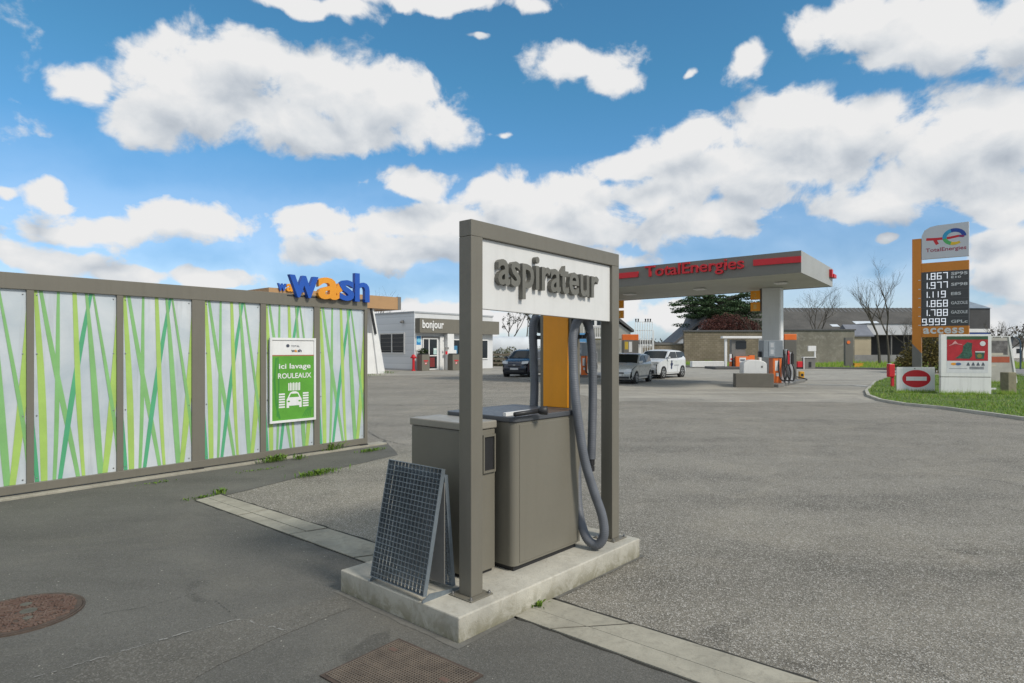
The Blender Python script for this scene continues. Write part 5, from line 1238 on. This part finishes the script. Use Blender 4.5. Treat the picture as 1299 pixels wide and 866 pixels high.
def M(op,a,b=None,c=None):
    n=nt.nodes.new('ShaderNodeMath'); n.operation=op
    for k,v in enumerate((a,b,c)):
        if v is None: continue
        if isinstance(v,(int,float)): n.inputs[k].default_value=v
        else: LK(v,n.inputs[k])
    return n.outputs[0]
sx=nt.nodes.new('ShaderNodeSeparateXYZ'); LK(tc,sx.inputs[0])
az=M('ARCTAN2',sx.outputs[0],sx.outputs[1]); el=M('ARCSINE',sx.outputs[2])
cb=nt.nodes.new('ShaderNodeCombineXYZ'); LK(az,cb.inputs[0]); LK(el,cb.inputs[1])
def dens(off):
    v=nt.nodes.new('ShaderNodeVectorMath'); v.operation='ADD'; LK(cb.outputs[0],v.inputs[0]); v.inputs[1].default_value=off
    g=nt.nodes.new('ShaderNodeGroup'); g.node_tree=grp; LK(v.outputs[0],g.inputs[0]); LK(tc,g.inputs[1]); return g.outputs[0]
b0=dens((0,0,0)); b1=dens((.008,.045,0))
def puff(off):
    v=nt.nodes.new('ShaderNodeVectorMath'); v.operation='ADD'; LK(cb.outputs[0],v.inputs[0]); v.inputs[1].default_value=off
    st=nt.nodes.new('ShaderNodeVectorMath'); st.operation='MULTIPLY'; LK(v.outputs[0],st.inputs[0]); st.inputs[1].default_value=(1,1.25,1)
    a=nt.nodes.new('ShaderNodeTexNoise'); a.inputs['Scale'].default_value=13; a.inputs['Detail'].default_value=9; a.inputs['Roughness'].default_value=.58; a.inputs['Distortion'].default_value=.25; LK(st.outputs[0],a.inputs['Vector'])
    return M('MULTIPLY',M('SUBTRACT',a.outputs['Fac'],.5),2.3)
n0=puff((0,0,0)); n1=puff((.006,.014,0))
lo_=nt.nodes.new('ShaderNodeTexNoise'); lo_.inputs['Scale'].default_value=5; lo_.inputs['Detail'].default_value=2; LK(cb.outputs[0],lo_.inputs['Vector'])
d0=M('ADD',M('ADD',b0,n0),M('MULTIPLY',M('SUBTRACT',lo_.outputs['Fac'],.5),.8))
mr=nt.nodes.new('ShaderNodeMapRange'); mr.interpolation_type='SMOOTHSTEP'; LK(d0,mr.inputs[0]); mr.inputs[1].default_value=-.08; mr.inputs[2].default_value=.40
alpha=mr.outputs[0]
broad=M('MULTIPLY',M('SUBTRACT',b0,b1),.60); fine=M('MULTIPLY',M('SUBTRACT',n0,n1),.50)
# thick parts go greyer, thin rims stay white
thick=nt.nodes.new('ShaderNodeMapRange'); LK(d0,thick.inputs[0]); thick.inputs[1].default_value=.25; thick.inputs[2].default_value=1.5; thick.inputs[3].default_value=.82; thick.inputs[4].default_value=.46
lit=M('ADD',thick.outputs[0],M('ADD',broad,fine))
rp=nt.nodes.new('ShaderNodeValToRGB'); e=rp.color_ramp.elements; e[0].position=.0; e[0].color=(.36,.41,.48,1); e[1].position=1; e[1].color=(.86,.86,.86,1)
e.new(.45).color=(.56,.605,.66,1); e.new(.75).color=(.74,.765,.79,1)
LK(lit,rp.inputs[0])
sky=nt.nodes.new('ShaderNodeTexSky'); sky.sky_type='NISHITA'; sky.sun_disc=False; sky.sun_elevation=R(SUN_EL); sky.sun_rotation=R(SUN_AZ); sky.air_density=1.0; sky.dust_density=.4; sky.ozone_density=2.5
hs=nt.nodes.new('ShaderNodeVectorMath'); hs.operation='MULTIPLY'; LK(sky.outputs[0],hs.inputs[0]); hm=nt.nodes.new('ShaderNodeMix'); hm.data_type='VECTOR'; hr=nt.nodes.new('ShaderNodeMapRange'); LK(el,hr.inputs[0]); hr.inputs[1].default_value=0; hr.inputs[2].default_value=.4; LK(hr.outputs[0],hm.inputs[0]); hm.inputs[4].default_value=(.62,.80,1.10); hm.inputs[5].default_value=(.46,.93,1.0); LK(hm.outputs[1],hs.inputs[1])
SKS=.100
bg1=nt.nodes.new('ShaderNodeBackground'); LK(hs.outputs[0],bg1.inputs[0]); bg1.inputs[1].default_value=SKS
bg2=nt.nodes.new('ShaderNodeBackground'); LK(rp.outputs[0],bg2.inputs[0]); bg2.inputs[1].default_value=.70
# thin pale veil low in the sky
veil=nt.nodes.new('ShaderNodeMapRange'); LK(el,veil.inputs[0]); veil.inputs[1].default_value=0; veil.inputs[2].default_value=.30; veil.inputs[3].default_value=.55; veil.inputs[4].default_value=0
al=M('MAXIMUM',alpha,veil.outputs[0])
mx=nt.nodes.new('ShaderNodeMixShader'); LK(al,mx.inputs[0]); LK(bg1.outputs[0],mx.inputs[1]); LK(bg2.outputs[0],mx.inputs[2])
ow=nt.nodes.new('ShaderNodeOutputWorld'); LK(mx.outputs[0],ow.inputs[0])
w.cycles.sampling_method='MANUAL'; w.cycles.sample_map_resolution=512
sl=bpy.data.lights.new('Sun','SUN'); sl.energy=2.1; sl.angle=R(11); sl.color=(1,.93,.82); so=bpy.data.objects.new('Sun',sl); C.objects.link(so)
dv=Vector((math.sin(R(SUN_AZ))*math.cos(R(SUN_EL)),math.cos(R(SUN_AZ))*math.cos(R(SUN_EL)),math.sin(R(SUN_EL))))
so.rotation_euler=dv.to_track_quat('Z','Y').to_euler(); so.location=(20,-20,30)
cam=bpy.data.cameras.new('Camera'); co=bpy.data.objects.new('Camera',cam); C.objects.link(co); S.camera=co
co.location=(0,0,CH); co.rotation_euler=(R(90),0,0); cam.sensor_width=36; cam.lens=F/1299*36; cam.shift_y=(HZ-433)/1299; cam.clip_end=3000; cam.clip_start=.05
S.view_settings.view_transform='Standard'; S.view_settings.look='None'; S.view_settings.gamma=1; S.view_settings.use_curve_mapping=False; S.view_settings.exposure=0.48
S.render.resolution_x=1024; S.render.resolution_y=683
